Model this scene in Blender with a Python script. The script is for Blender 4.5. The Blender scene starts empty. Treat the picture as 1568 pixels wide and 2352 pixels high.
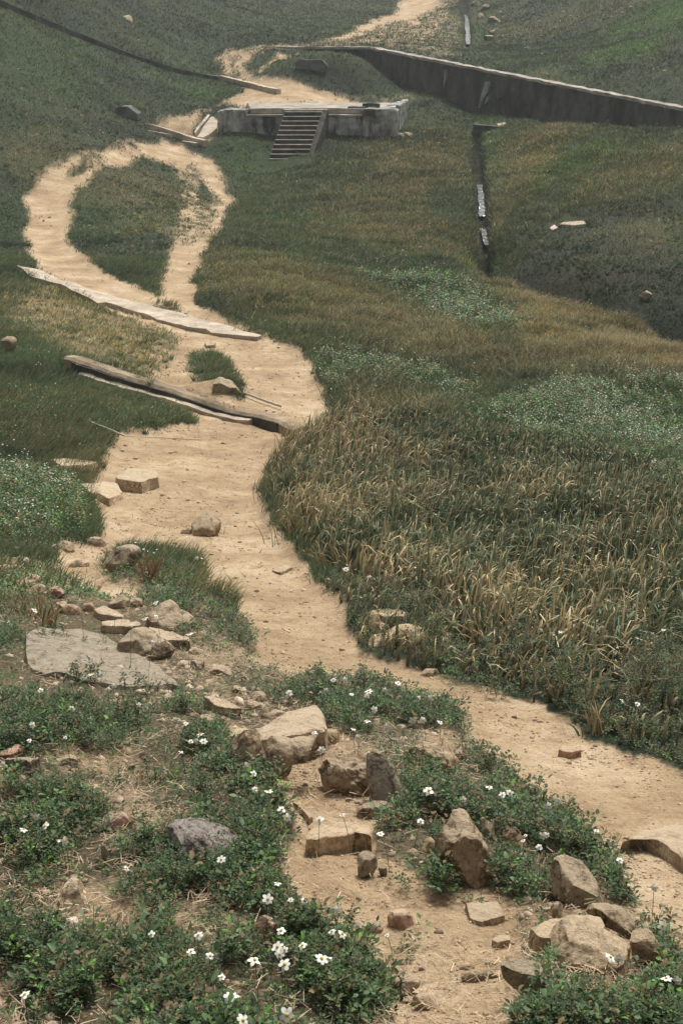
import bpy, math
import numpy as np
from mathutils import Vector

# ------------------------------------------------------------------ camera, sky, sun, exposure
S = bpy.context.scene
COL = S.collection
EYE = 7.0                                   # eye height above the datum
PITCH = math.radians(20.0)
cam_d = bpy.data.cameras.new('camera')
cam_d.sensor_fit = 'HORIZONTAL'; cam_d.sensor_width = 24.0; cam_d.lens = 50.0
cam_d.clip_start = 0.05; cam_d.clip_end = 2000
cam = bpy.data.objects.new('camera', cam_d); COL.objects.link(cam)
cam.location = (0, 0, EYE); cam.rotation_euler = (math.radians(90) - PITCH, 0, 0)
S.camera = cam
SUN_EL, SUN_AZ = 58.0, 20.0                 # sun behind the scene, a little to the right (azimuth from +Y towards +X)
W = bpy.data.worlds.new('World'); S.world = W; W.use_nodes = True
wn = W.node_tree; wn.nodes.clear()
sky = wn.nodes.new('ShaderNodeTexSky'); sky.sky_type = 'NISHITA'; sky.sun_disc = False
sky.sun_elevation = math.radians(SUN_EL); sky.sun_rotation = math.radians(SUN_AZ)
sky.dust_density = 5.0; sky.air_density = 1.0
hs = wn.nodes.new('ShaderNodeHueSaturation'); hs.inputs['Saturation'].default_value = 0.12
bg = wn.nodes.new('ShaderNodeBackground'); bg.inputs['Strength'].default_value = 0.115
wo = wn.nodes.new('ShaderNodeOutputWorld')
wn.links.new(sky.outputs[0], hs.inputs['Color']); wn.links.new(hs.outputs[0], bg.inputs[0]); wn.links.new(bg.outputs[0], wo.inputs[0])
sl = bpy.data.lights.new('sun', 'SUN'); sl.energy = 2.7; sl.angle = math.radians(12); sl.color = (1.0, 0.95, 0.87)
so = bpy.data.objects.new('sun', sl); COL.objects.link(so)
_el, _az = math.radians(SUN_EL), math.radians(SUN_AZ)
_d = Vector((math.sin(_az) * math.cos(_el), math.cos(_az) * math.cos(_el), math.sin(_el)))
so.rotation_euler = _d.to_track_quat('Z', 'Y').to_euler(); so.location = _d * 50
S.view_settings.view_transform = 'Standard'; S.view_settings.look = 'None'
S.view_settings.exposure = 0.52; S.view_settings.gamma = 1.0
S.cycles.max_bounces = 5; S.cycles.diffuse_bounces = 2; S.cycles.transparent_max_bounces = 4

# ------------------------------------------------------------------ small maths
rng = np.random.default_rng(11)
F = 3267.0
CP, SP = math.cos(PITCH), math.sin(PITCH)
def smooth(a, b, x):
    t = np.clip((x - a) / (b - a), 0, 1); return t * t * (3 - 2 * t)
def _hash(ix, iy, seed):
    h = (ix.astype(np.int64) * 374761393 + iy.astype(np.int64) * 668265263 + seed * 974634777) & 0xffffffff
    h = ((h ^ (h >> 13)) * 1274126177) & 0xffffffff
    return ((h ^ (h >> 16)) & 0xffff) / 65535.0
def noise(x, y, seed=0):
    ix, iy = np.floor(x), np.floor(y); fx, fy = x - ix, y - iy
    ix = ix.astype(np.int64); iy = iy.astype(np.int64)
    fx = fx * fx * (3 - 2 * fx); fy = fy * fy * (3 - 2 * fy)
    a = _hash(ix, iy, seed); b = _hash(ix + 1, iy, seed); c = _hash(ix, iy + 1, seed); d = _hash(ix + 1, iy + 1, seed)
    return (a + (b - a) * fx) * (1 - fy) + (c + (d - c) * fx) * fy
def fbm(x, y, seed=0, octv=4):
    s = np.zeros_like(x, dtype=float); a = 0.5; t = 0
    for i in range(octv):
        s += a * noise(x * 2 ** i + i * 17.3, y * 2 ** i - i * 9.1, seed + i * 7); t += a; a *= 0.5
    return s / t
def ray(u, v):
    """picture point -> (x per metre of Y, z per metre of Y)"""
    a = (np.asarray(u, float) - 784) / F; b = (1176 - np.asarray(v, float)) / F
    dy = CP + b * SP
    return a / dy, (-SP + b * CP) / dy

# ------------------------------------------------------------------ the lie of the land: (u, v, Y)
shared = [(784,2700,1.2),(784,2352,2.5),(0,2352,2.5),(1568,2352,2.5),(784,2100,3.0),(1568,2100,3.1),(0,2100,3.05),(784,1800,4.05),
 (1568,1800,4.6),(0,1700,4.4),(400,1650,4.9),(784,1600,5.5),(1568,1500,7.0),(1200,1500,7.1),(784,1400,8.0),(0,1400,7.2),(400,1400,7.6),(784,1200,11.5),
 (0,1200,11),(1568,1200,11.2),(1200,1200,11.4),(784,1000,17),(400,1000,16.6),(0,1000,15.5),(1568,1000,16.8),(1200,1000,17),(784,800,23.5),(400,800,23.2),
 (0,800,22),(784,620,33.5),(400,620,32.5),(0,620,31),(400,500,42),(700,500,43),(100,500,41),(350,375,53),(620,378,56.8),(0,450,44),(0,300,50),(200,300,53.5),
 (200,150,66),(0,150,58),(350,255,62),(0,0,66),(300,0,82),(500,50,89),(500,180,74),(540,215,68),(600,0,106),(900,0,122),(800,60,97),(520,150,77),
 (560,340,58),(560,305,59.6),(420,325,57.8),(400,290,60.5),(700,228,64.6),(560,235,64),(620,200,67.5),(700,200,68),(605,106,79),(560,120,77),
 (900,330,58.6),(800,315,59.6),(900,450,48),(900,600,37),(900,700,30.5),(1100,750,27.2),(900,850,21.8),(1200,900,20),(1568,900,20.2),(1568,810,24.2),(1300,690,30),
 (1180,600,36.5),(1040,550,39.5),(1060,430,48),(1000,330,58),(1100,300,61),(1097,345,57.5),(1104,450,47.3),(1112,545,40.3),(1130,585,38),(1290,655,34),(1568,780,29.5),
 (1568,600,36.5),(1568,450,43),(1300,520,41),(1300,400,48.5),(1200,450,46.5),(1250,292,58.3),(1568,298,53.6),(1400,298,55.8),
 (-500,2352,2.5),(-500,1400,7),(-500,1000,14),(-500,700,24),(-500,300,42),(-500,0,50),(2100,2352,2.5),(2100,1500,7),(2100,1000,16.5),(2100,850,22),(2100,700,31),(2100,420,42)]
lower_only = [(1400,290,61),(1568,292,57),(1568,286,62),(1217,278,65),(1300,282,66),(1250,289,60),(1100,262,68),(1400,284,66),(2100,380,47),(2100,360,52),(1020,228,68.0),(880,200,73),(760,190,72),(940,215,70),(1150,264,63.6),(800,120,75.5)]
upper_only = [(860,103,76.5),(1020,147,70.5),(1217,182,63.8),(1400,214,59.2),(1568,242,55.5),(1070,112,80),(1072,0,116),(1020,20,110),(1300,50,92),(1568,0,79),(1568,120,65),
 (1300,120,74),(1420,60,82),(2100,330,45),(2100,100,58),(700,100,80)]
far = [(-500,-250,70,8.0),(0,-200,100,9.0),(400,-150,140,7.0),(784,-120,175,6.5),(1072,-110,175,5.5),(1300,-120,150,7.5),(1568,-150,120,9.0),(2100,-150,90,9.0)]
def ctl(lst):
    P = []
    for u, v, Y in lst:
        cx, cz = ray(u, v); P.append((cx * 3.0, math.log(Y), cz * Y))
    for u, v, Y, z in far:
        cx, cz = ray(u, v); P.append((cx * 3.0, math.log(Y), z))
    for cx in (-1.2, -.5, 0, .5, 1.2): P.append((cx * 3, math.log(260), 24.0))
    return np.array(P)
def tps_fit(P, lam=2e-3):
    X = P[:, :2]; n = len(X)
    d2 = ((X[:, None] - X[None]) ** 2).sum(-1); K = 0.5 * d2 * np.log(d2 + 1e-9) + lam * np.eye(n)
    A = np.zeros((n + 3, n + 3)); A[:n, :n] = K; A[:n, n] = 1; A[:n, n + 1:] = X; A[n:, :n] = A[:n, n:].T
    return X, np.linalg.solve(A, np.r_[P[:, 2], 0, 0, 0])
def tps_eval(m, qx, qy):
    X, w = m; s = w[-3] + w[-2] * qx + w[-1] * qy
    for (px, py), wi in zip(X, w[:-3]):
        d2 = (qx - px) ** 2 + (qy - py) ** 2; s = s + wi * 0.5 * d2 * np.log(d2 + 1e-9)
    return s
# fan grid: columns of constant x/Y, rows of constant log Y
cols = np.concatenate([np.linspace(-1.6, -.4, 18)[:-1], np.linspace(-.4, -.262, 30)[:-1], np.linspace(-.262, .262, 600), np.linspace(.262, .4, 30)[1:], np.linspace(.4, 1.6, 18)[1:]])
rows = np.linspace(math.log(1.2), math.log(260), 960)
NC, NR = len(cols), len(rows)
GC, GW = np.meshgrid(cols, rows)            # (NR, NC)
GY = np.exp(GW); GX = GC * GY
mL = tps_fit(ctl(shared + lower_only)); mU = tps_fit(ctl(shared + upper_only))
sub_r, sub_c = np.linspace(rows[0], rows[-1], 260), np.linspace(-1.6, 1.6, 400)
SC, SW = np.meshgrid(sub_c, sub_r)
def up(Zs):                                  # bicubic-free upsample of the smooth base
    fi = (GW - sub_r[0]) / (sub_r[1] - sub_r[0]); fj = (GC - sub_c[0]) / (sub_c[1] - sub_c[0])
    i = np.clip(fi.astype(int), 0, len(sub_r) - 2); j = np.clip(fj.astype(int), 0, len(sub_c) - 2); fi = fi - i; fj = fj - j
    return (Zs[i, j] * (1 - fi) * (1 - fj) + Zs[i + 1, j] * fi * (1 - fj) + Zs[i, j + 1] * (1 - fi) * fj + Zs[i + 1, j + 1] * fi * fj)
ZL = up(tps_eval(mL, SC * 3, SW)); ZU = up(tps_eval(mU, SC * 3, SW))
# retaining wall line in plan (front face), from its left end round the corner to far beyond the right edge
wall_uvY = [(607, 107, 79), (852, 107.5, 75.0), (1568, 246, 55.0)]
wall_pts = []
for u, v, Y in wall_uvY:
    cx, cz = ray(u, v); wall_pts.append((cx * Y, Y, cz * Y))
_a, _b = np.array(wall_pts[1]), np.array(wall_pts[2]); _e = _a + (_b - _a) * 1.9
def line_side(px, py, a, b):                 # + on the far side of a->b
    dx, dy = b[0] - a[0], b[1] - a[1]; L = math.hypot(dx, dy)
    return (-(px - a[0]) * dy + (py - a[1]) * dx) / L
s1 = line_side(GX, GY, wall_pts[0], wall_pts[1]); s2 = line_side(GX, GY, wall_pts[1], _e)
t2 = ((GX - _a[0]) * (_e - _a)[0] + (GY - _a[1]) * (_e - _a)[1]) / ((_e - _a)[:2] ** 2).sum()
behind = np.minimum(smooth(.02, .30, np.maximum(s1, s2)) , smooth(wall_pts[0][0] - 3, wall_pts[0][0], GX))
behind = behind * (1 - smooth(1.0, 1.15, t2))
H = ZL * (1 - behind) + ZU * behind
def samp(A, x, y):
    x = np.asarray(x, float); y = np.maximum(np.asarray(y, float), 1.21)
    fj = np.interp(x / y, cols, np.arange(NC)); fi = np.clip((np.log(y) - rows[0]) / (rows[1] - rows[0]), 0, NR - 1.001)
    i = np.clip(fi.astype(int), 0, NR - 2); j = np.clip(fj.astype(int), 0, NC - 2); fi = fi - i; fj = fj - j
    return (A[i, j] * (1 - fi) * (1 - fj) + A[i + 1, j] * fi * (1 - fj) + A[i, j + 1] * (1 - fi) * fj + A[i + 1, j + 1] * fi * fj)
def hgt(x, y): return samp(H, x, y)
def hit(u, v, lift=0.0, A=None):
    """where the line of sight through a point of the picture meets the land (raised by lift)"""
    A = H if A is None else A
    cx, cz = ray(u, v); yy = np.exp(np.linspace(rows[0], rows[-1], 3000)); z = samp(A, cx * yy, yy) + lift
    k = np.argmax(z > cz * yy)
    if k == 0: k = 1 if z[0] > cz * yy[0] else 2999
    a0 = z[k - 1] - cz * yy[k - 1]; a1 = z[k] - cz * yy[k]; t = 0 if a1 == a0 else float(np.clip(-a0 / (a1 - a0), 0, 1))
    Y = yy[k - 1] + (yy[k] - yy[k - 1]) * t
    return np.array([cx * Y, Y, cz * Y])
def dens(poly, closed=True, step=14):
    P = [np.array(p, float) for p in poly]; out = []
    n = len(P)
    for i in range(n if closed else n - 1):
        a, b = P[i], P[(i + 1) % n]; k = max(1, int(np.hypot(*(b - a)) / step))
        for j in range(k): out.append(a + (b - a) * j / k)
    if not closed: out.append(P[-1])
    return out
def wpoly(poly, closed=True, step=16, lift=0.0): return np.array([hit(u, v, lift) for u, v in dens(poly, closed, step)])
def sdist(P, closed=True):
    """signed distance (+ inside) in 'picture-like' units: metres divided by range, over the fan grid"""
    lx, ly = P[:, 0] / P[:, 1], np.log(P[:, 1]) * 0.3        # isotropic enough in the log-fan
    gx, gy = GC, GW * 0.3
    d = np.full(gx.shape, 1e9); ins = np.zeros(gx.shape, bool); n = len(P)
    m = (gx > lx.min() - .05) & (gx < lx.max() + .05) & (gy > ly.min() - .05) & (gy < ly.max() + .05)
    qx, qy = gx[m], gy[m]; dd = np.full(qx.shape, 1e9); ii = np.zeros(qx.shape, bool)
    for i in range(n if closed else n - 1):
        x0, y0, x1, y1 = lx[i], ly[i], lx[(i + 1) % n], ly[(i + 1) % n]
        ex, ey = x1 - x0, y1 - y0; L = ex * ex + ey * ey + 1e-15
        t = np.clip(((qx - x0) * ex + (qy - y0) * ey) / L, 0, 1)
        dd = np.minimum(dd, (qx - x0 - t * ex) ** 2 + (qy - y0 - t * ey) ** 2)
        if y0 != y1: ii ^= ((y0 > qy) != (y1 > qy)) & (qx < ex * (qy - y0) / (y1 - y0) + x0)
    dd = np.sqrt(dd); d[m] = np.where(ii, dd, -dd) if closed else dd
    d[~m] = -1 if closed else 1
    return d
def mdist(P):                                 # true distance in metres to a polyline, and the signed side
    d = np.full(GX.shape, 1e9); sd = np.zeros(GX.shape); tt = np.zeros(GX.shape)
    for i in range(len(P) - 1):
        a, b = P[i], P[i + 1]; ex, ey = b[0] - a[0], b[1] - a[1]; L = ex * ex + ey * ey + 1e-12
        t = np.clip(((GX - a[0]) * ex + (GY - a[1]) * ey) / L, 0, 1)
        q = np.hypot(GX - a[0] - t * ex, GY - a[1] - t * ey); m = q < d
        d[m] = q[m]; sd[m] = np.sign((-(GX - a[0]) * ey + (GY - a[1]) * ex))[m]; tt[m] = (i + t[m]) / (len(P) - 1)
    return d, sd, tt

# ------------------------------------------------------------------ where the sand, soil, turf and reeds lie (outlines followed on the land)
EDGE = 0.013 * (fbm(GC * 60, GW * 18, 5, 5) - .5) + 0.0045 * (fbm(GC * 300, GW * 90, 9, 3) - .5)
def M(poly, soft=.004, grow=0.0, edge=1.0): return smooth(-soft, soft, sdist(wpoly(poly)) + grow + EDGE * edge)
sand_add = [
 # near path up to the long kerb and on to the slab strip
 [(1568,1772),(1500,1742),(1350,1690),(1250,1612),(1100,1572),(1000,1548),(900,1512),(830,1492),(800,1430),(795,1380),(740,1325),(690,1280),(650,1220),(615,1170),(603,1110),(615,1055),
  (680,1000),(768,962),(742,900),(722,840),(692,790),(620,775),(540,735),(455,690),(445,640),(472,580),(512,520),(532,460),(520,400),(482,355),(440,335),(400,322),(330,316),(262,330),
  (180,350),(110,385),(66,450),(60,520),(58,570),(80,620),(150,655),(230,700),(330,745),(395,762),(350,805),(335,850),(345,905),(440,960),(390,972),(300,972),(250,1000),(230,1060),
  (200,1110),(218,1190),(208,1238),(150,1235),(118,1260),(120,1310),(160,1345),(240,1385),(330,1392),(350,1345),(320,1330),(262,1332),(240,1290),(300,1250),(450,1268),(470,1330),(520,1370),(560,1440),
  (592,1490),(560,1530),(700,1548),(870,1560),(950,1592),(1050,1640),(1090,1720),(1190,1780),(1240,1850),(1320,1900),(1335,1960),(1425,2000),(1442,2060),(1392,2100),(1480,2140),
  (1530,2240),(1568,2260),(1900,2420),(2700,2620),(2700,2330),(1900,1900)],
 # trail through the boulders, bottom middle
 [(528,1690),(560,1668),(600,1690),(740,1668),(752,1700),(730,1740),(800,1790),(925,1840),(930,1880),(860,1900),(870,1950),(950,1990),(1000,2035),(1150,2045),(1205,2085),(1200,2150),(1215,2200),
  (1150,2230),(1250,2290),(1165,2340),(1150,2440),(900,2440),(890,2360),(905,2320),(865,2260),(850,2200),(840,2150),(730,2110),(650,2020),(640,1960),(690,1900),(650,1850),(600,1790),(530,1760)],
 # far path past the platform to the head of the valley
 [(335,318),(345,300),(400,305),(468,330),(500,300),(470,262),(520,240),(560,238),(560,243),(760,243),(820,236),(760,214),(716,206),(690,190),(662,184),(640,160),(690,138),(640,128),(604,160),(588,178),(572,160),
  (586,122),(620,110),(760,107),(700,103),(900,92),(985,88),(1010,52),(1040,0),(1050,-30),(940,-30),(922,0),(872,42),(800,72),(720,100),(608,103),(532,114),(498,138),(508,176),(560,196),(552,210),(500,236),
  (430,262),(345,268),(370,285)],
]
sand_sub = [
 [(180,430),(232,395),(335,364),(400,374),(424,420),(412,490),(395,560),(380,620),(358,672),(300,650),(238,620),(188,580),(160,540),(166,470)],
 [(455,402),(475,420),(486,462),(468,475),(452,452)], [(150,402),(196,368),(205,374),(178,402)],
 [(436,808),(480,804),(520,835),(548,870),(560,915),(530,918),(490,900),(452,885),(436,850)],
 [(430,745),(520,765),(598,770),(540,752)], [(524,140),(536,124),(552,128),(544,150),(556,178),(536,178)],
 [(440,290),(462,278),(470,262),(478,258),(474,282),(452,318),(438,310)],[(345,300),(378,292),(420,312),(400,318)],
]
def add(ms):
    o = 0
    for m in ms: o = np.maximum(o, m)
    return o
sand = add([M(p, .0026) for p in sand_add]) * (1 - add([M(p, .0025) for p in sand_sub]))
sand = sand * (1 - add([M(p, .006, edge=2.5) for p in [[(440,470),(486,462),(482,500),(455,560),(425,565),(412,520)], [(380,700),(420,735),(540,765),(440,745)], [(340,760),(400,765),(400,800),(350,860)], [(380,378),(440,385),(436,470),(425,470),(420,410)], [(230,340),(300,328),(240,352),(190,362)], [(880,70),(985,30),(1045,-20),(1015,60),(985,95),(860,106),(700,106)], [(545,128),(590,112),(610,108),(560,112)]]]) * (.25 + .45 * smooth(.42, .54, fbm(GX * 5, GY * 5, 36, 3))))
# thin, worn turf: half sand, half grass
worn = add([M(p, .012, edge=2) for p in [
 [(10,690),(120,640),(210,690),(340,730),(395,765),(370,840),(340,900),(300,905),(230,860),(150,790),(20,740)],
 [(440,470),(486,462),(480,500),(455,560),(425,565),(412,520)], [(400,520),(430,520),(420,600),(385,640)],
 [(900,60),(1060,30),(1075,110),(1000,130),(860,106),(760,104)], [(700,205),(940,206),(935,232),(700,240)],
 [(640,200),(860,205),(860,215),(650,215)],
 [(380,740),(470,760),(470,900),(400,915),(340,905),(340,800)],
]]) * .75
soil = add([M(p, .01, edge=2) for p in [
 [(380,2081),(529,2095),(640,2112),(600,2170),(500,2150),(430,2165)], [(0,2265),(40,2290),(20,2352),(-60,2352),(-60,2260)], [(220,1870),(380,1850),(400,1930),(330,1960),(250,1930)],
 [(60,2040),(240,2040),(380,2090),(330,2140),(200,2150),(30,2140)], [(120,1745),(240,1740),(330,1790),(250,1800),(140,1800)], [(60,1280),(160,1350),(300,1400),(290,1420),(40,1380),(-20,1300)],
 [(480,1580),(560,1640),(540,1700),(470,1680)], [(1200,2080),(1300,2060),(1480,2100),(1500,2250),(1400,2330),(1250,2350),(1200,2250)], [(400,1500),(560,1480),(600,1520),(500,1570)],
 [(600,1680),(780,1690),(900,1780),(940,1860),(700,1880),(560,1760)], [(950,1700),(1090,1700),(1100,1770),(960,1760)],
 [(440,2200),(520,2200),(480,2300),(430,2290)],
]])
bank = M([(-300,1215),(120,1215),(250,1235),(330,1235),(470,1330),(600,1480),(700,1550),(900,1560),(1060,1640),(1120,1740),(1250,1850),(1340,1960),(1440,2050),(1568,2260),(1568,2500),(-300,2500)], .01)
reed = M([(612,1060),(690,985),(800,950),(980,955),(1200,985),(1400,1040),(1640,1120),(1900,1150),(2700,1220),(2700,1500),(1568,1500),(1450,1560),(1290,1590),(1120,1500),(960,1420),(820,1360),(700,1260),(640,1180)], .01)
fringe = M([(740,1330),(830,1350),(1100,1470),(1300,1560),(1450,1560),(1900,1400),(2700,1450),(2700,2330),(1900,1900),(1568,1772),(1500,1735),(1350,1685),(1250,1605),(1100,1565),(1000,1540),(830,1490),(790,1400)], .01)
lush = add([M(p, .014, edge=3) for p in [
 [(1150,930),(1300,890),(1450,880),(1640,900),(1700,1100),(1568,1130),(1430,1060),(1280,1010),(1130,985),(1000,900)],
 [(870,620),(950,600),(1040,640),(1150,700),(1170,770),(1080,770),(960,700),(880,660)], [(720,810),(850,820),(1000,870),(1080,900),(1050,910),(880,880),(750,880)],
 [(-200,1060),(0,1080),(120,1110),(210,1170),(205,1235),(100,1230),(-200,1200)]]])
meadow2 = M([(1112,300),(1180,283),(1400,296),(1700,310),(1700,440),(1568,450),(1350,480),(1200,530),(1135,575),(1118,500)], .012)
meadow = np.maximum(meadow2, 0) + (1 - meadow2) * M([(445,640),(480,580),(530,500),(540,430),(700,370),(900,320),(1040,290),(1090,310),(1105,450),(1125,590),(1300,690),(1568,805),(2700,950),(2700,1250),(1568,1120),(1300,1020),(980,960),(760,950),(722,850),(690,790),(560,735)], .012)
golden = np.clip(add([M(p, .02, edge=3) * s for p, s in [
 ([(1110,590),(1210,640),(1300,690),(1568,805),(1700,850),(1700,880),(1568,870),(1350,850),(1160,790),(1180,720),(1120,660)], 1.0),
 ([(470,570),(700,610),(900,690),(1000,740),(1160,790),(1350,860),(1100,870),(850,800),(640,730),(470,650)], .55),
 ([(760,860),(860,870),(1000,930),(1050,960),(860,960),(770,950)], .5), ([(740,440),(900,470),(1090,540),(1100,600),(900,570),(760,530)], .6),
 ([(850,330),(1060,290),(1090,400),(950,470),(860,400)], .6), ([(220,400),(400,390),(400,520),(300,560),(210,470)], .55),
 ([(1120,430),(1180,300),(1260,275),(1320,300),(1280,380),(1200,460),(1130,520)], .8), ([(1350,380),(1568,330),(1568,430),(1400,470),(1250,500)], .45), ([(0,300),(200,300),(280,330),(100,400),(0,380)], .5),
 ([(1100,40),(1350,-20),(1500,0),(1300,70),(1150,90)], .45), ([(1180,540),(1400,500),(1568,480),(1568,620),(1350,640),(1200,600)], .6),
 ([(0,690),(120,640),(340,730),(380,800),(300,900),(150,790)], .9)]]), 0, 1)
bright = add([M(p, .02, edge=3) * s for p, s in [
 ([(1440,60),(1500,0),(1700,-60),(1700,30),(1568,60)], 1), ([(1380,120),(1480,90),(1500,110),(1400,140)], 1), ([(1200,400),(1300,350),(1370,345),(1330,390),(1230,420)], .9),
 ([(0,40),(200,110),(230,180),(60,200),(0,160)], .25), ([(450,185),(540,200),(500,230),(430,225)], .5), ([(490,350),(560,360),(620,380),(580,400),(500,375)], .6),
 ([(1104,300),(1140,330),(1130,420),(1106,440)], .6), ([(1060,100),(1120,60),(1110,20),(1080,30)], .5), ([(1050,560),(1110,540),(1120,590),(1060,590)], .7)]])
gully_dark = M([(1130,585),(1250,600),(1568,640),(1800,700),(1800,860),(1568,790),(1300,690),(1180,630)], .02)  # darker turf colour over the right-hand gully
# ---- relief added to the smooth land
def blur(A, k, kc=None):
    kc = kc or k
    for ax, kk in ((0, k), (1, kc)):
        for _ in range(2):
            c_ = np.cumsum(np.pad(A, [(kk + 1, kk) if ax == a_ else (0, 0) for a_ in (0, 1)], 'edge'), ax)
            A = (np.take(c_, range(2 * kk + 1, c_.shape[ax]), ax) - np.take(c_, range(0, c_.shape[ax] - 2 * kk - 1), ax)) / (2 * kk + 1)
    return A
_mx = ray(768, 200)[0] * 71.5
mound_z = 1 - smooth(.85, 1.1, ((GX - _mx) / 3.6) ** 2 + ((GY - 71.6) / 3.0) ** 2 + .5 * (fbm(GX, GY, 55, 3) - .5))
sand = sand * (1 - mound_z); worn = worn * (1 - mound_z)
sandb, bankb = blur(sand, 7, 9), blur(bank, 9, 12)
pathdip = sandb
_s2 = blur(sand, 1, 2); band = np.clip(4 * _s2 * (1 - _s2), 0, 1) * smooth(5, 12, GY)
sand = sand * (1 - .55 * band * smooth(.42, .56, fbm(GX * 3.5, GY * 2.2, 39, 4)))
rel = 0.10 * (fbm(GX * .35, GY * .35, 1, 3) - .5) * smooth(6, 30, GY) + 0.10 * (fbm(GX * 1.1, GY * 1.1, 2, 3) - .5) * (1 - .6 * sandb) * smooth(3, 9, GY)
rel += 0.035 * (fbm(GX * 4, GY * 4, 3, 3) - .5) * (.6 + bankb * .7) * (1 - smooth(15, 40, GY)) + 0.010 * (fbm(GX * 17, GY * 17, 4, 3) - .5) * (1 - smooth(7, 16, GY)) * (1 + .8 * soil)
rel += 0.0045 * (fbm(GX * 45, GY * 60, 24, 3) - .5) * (1 - smooth(4, 8, GY))
rel += 0.16 * (fbm(GX * 1.5, GY * 1.0, 33, 3) - .5) * smooth(30, 50, GY) * (1 - sandb)
rel += 0.07 * (fbm(GX * 1.3, GY * 1.3, 35, 3) - .5) * sandb * smooth(5, 9, GY) * (1 - smooth(25, 45, GY))
rel += .045 * (fbm(GX * 5.5, GY * 5.0, 37, 4) - .5) * sandb * smooth(3, 6, GY) * (1 - smooth(20, 30, GY)) + .020 * (fbm(GX * 14, GY * 14, 38, 3) - .5) * sandb * (1 - smooth(6, 10, GY))
rel -= 0.07 * smooth(.3, 1, pathdip) * smooth(4, 14, GY) + 0.03 * pathdip
rel += 0.04 * bankb * (1 - sandb) * smooth(2.5, 4, GY)
rel += 0.9 * np.clip(fbm(GX * .5, GY * .5, 12, 3) - .62, 0, 1) * (meadow + .3) * smooth(18, 30, GY) * (1 - sandb) * (1 - smooth(90, 120, GY))
rel += 0.25 * (fbm(GX * .12, GY * .12, 14, 3) - .5) * smooth(50, 90, GY)
H = H + rel * (1 - .9 * (smooth(-.6, -.1, s2) * (1 - smooth(.4, .9, s2)) * smooth(0, .02, t2)))
def gauss_bump(u, v, Y, sx, sy, h):
    global H
    cx, _ = ray(u, v); H = H + h * np.exp(-((GX - cx * Y) / sx) ** 2 - ((GY - Y) / sy) ** 2)
gauss_bump(765, 200, 71.8, 2.5, 1.8, 1.2)       # earth mound in front of the far wall
gauss_bump(845, 170, 72.6, 1.0, 1.2, .2)
gauss_bump(500, 885, 19.6, .55, .35, .14)
gauss_bump(410, 285, 60.4, 1.1, .7, -.5)
gauss_bump(640, 378, 56.4, 1.9, 1.0, -.16)
# long kerb: the land behind it stands higher
kerb_uv = [(158,842),(228,866),(330,895),(450,927),(560,957),(690,993)]
kerbW = wpoly(kerb_uv, False, 12)
kd, ks, kt = mdist(kerbW)
kerb_h = lambda t: .15 - .07 * t
m = (kt > .001) & (kt < .999)
H = H + np.where(ks > 0, kerb_h(kt) * np.exp(-(kd / 1.4) ** 2) * (smooth(0, .12, kt) * (1 - smooth(.95, 1, kt))), 0) * m
H = H - np.where(ks < 0, .06 * np.exp(-(kd / .5) ** 2), 0) * m
slab_lo = wpoly([(35,628),(140,655),(200,685),(260,700),(345,728),(430,752)], False, 14)
sd_, ss_, st_ = mdist(slab_lo)
H = H - np.where((ss_ < 0) & (st_ < .8), .07 * np.exp(-(sd_ / .8) ** 2), 0) * ((st_ > .001) & (st_ < .999))
# ditches
ditchm = []
def ditch(uv, depth, wid):
    global H
    P = wpoly(uv, False, 10); d, s, t = mdist(P); H = H - depth * np.exp(-(d / wid) ** 4) * smooth(0, .06, t); ditchm.append(np.exp(-(d / (wid * .95)) ** 6)); return P
ditch1 = ditch([(1094,300),(1098,360),(1102,430),(1106,500),(1112,560),(1128,592)], .70, .25)
ditch2 = ditch([(1064,-12),(1067,20),(1072,60),(1076,112)], .45, .30)
_gd, _gs, _gt = mdist(wpoly([(1128,592),(1200,622),(1300,660),(1400,706),(1568,770),(1700,820)], False, 14)); H = H - .75 * np.exp(-(_gd / 1.0) ** 2)
veg = np.clip(1 - sand, 0, 1)
_sx, _sy = ray(650, 378)[0] * 56.5, 56.5
bare = add([np.exp(-((GX - _sx) / 1.2) ** 4 - ((GY - _sy) / 1.0) ** 4), M([(38,606),(140,636),(262,678),(400,712),(530,750),(600,771),(430,756),(345,732),(205,688),(85,646)], .003, edge=.3), M([(200,862),(330,893),(450,925),(560,955),(690,990),(690,1000),(560,972),(450,948),(330,918),(200,884)], .003, edge=.3)])
wet = np.maximum(*ditchm); veg = veg * (1 - .9 * bare) * (1 - .85 * wet)  # ditch beds: darker ground colour and sparse vegetation
reedb = blur(reed, 10, 10)
hill_w = add([M([(-900,-300),(-900,560),(60,440),(150,345),(330,300),(400,260),(530,195),(560,120),(700,95),(830,50),(930,-60),(930,-300)], .01),
              M([(1085,-60),(1090,60),(1150,110),(1350,120),(1568,60),(2200,-40),(2200,-300),(1090,-300)], .01)])

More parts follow.
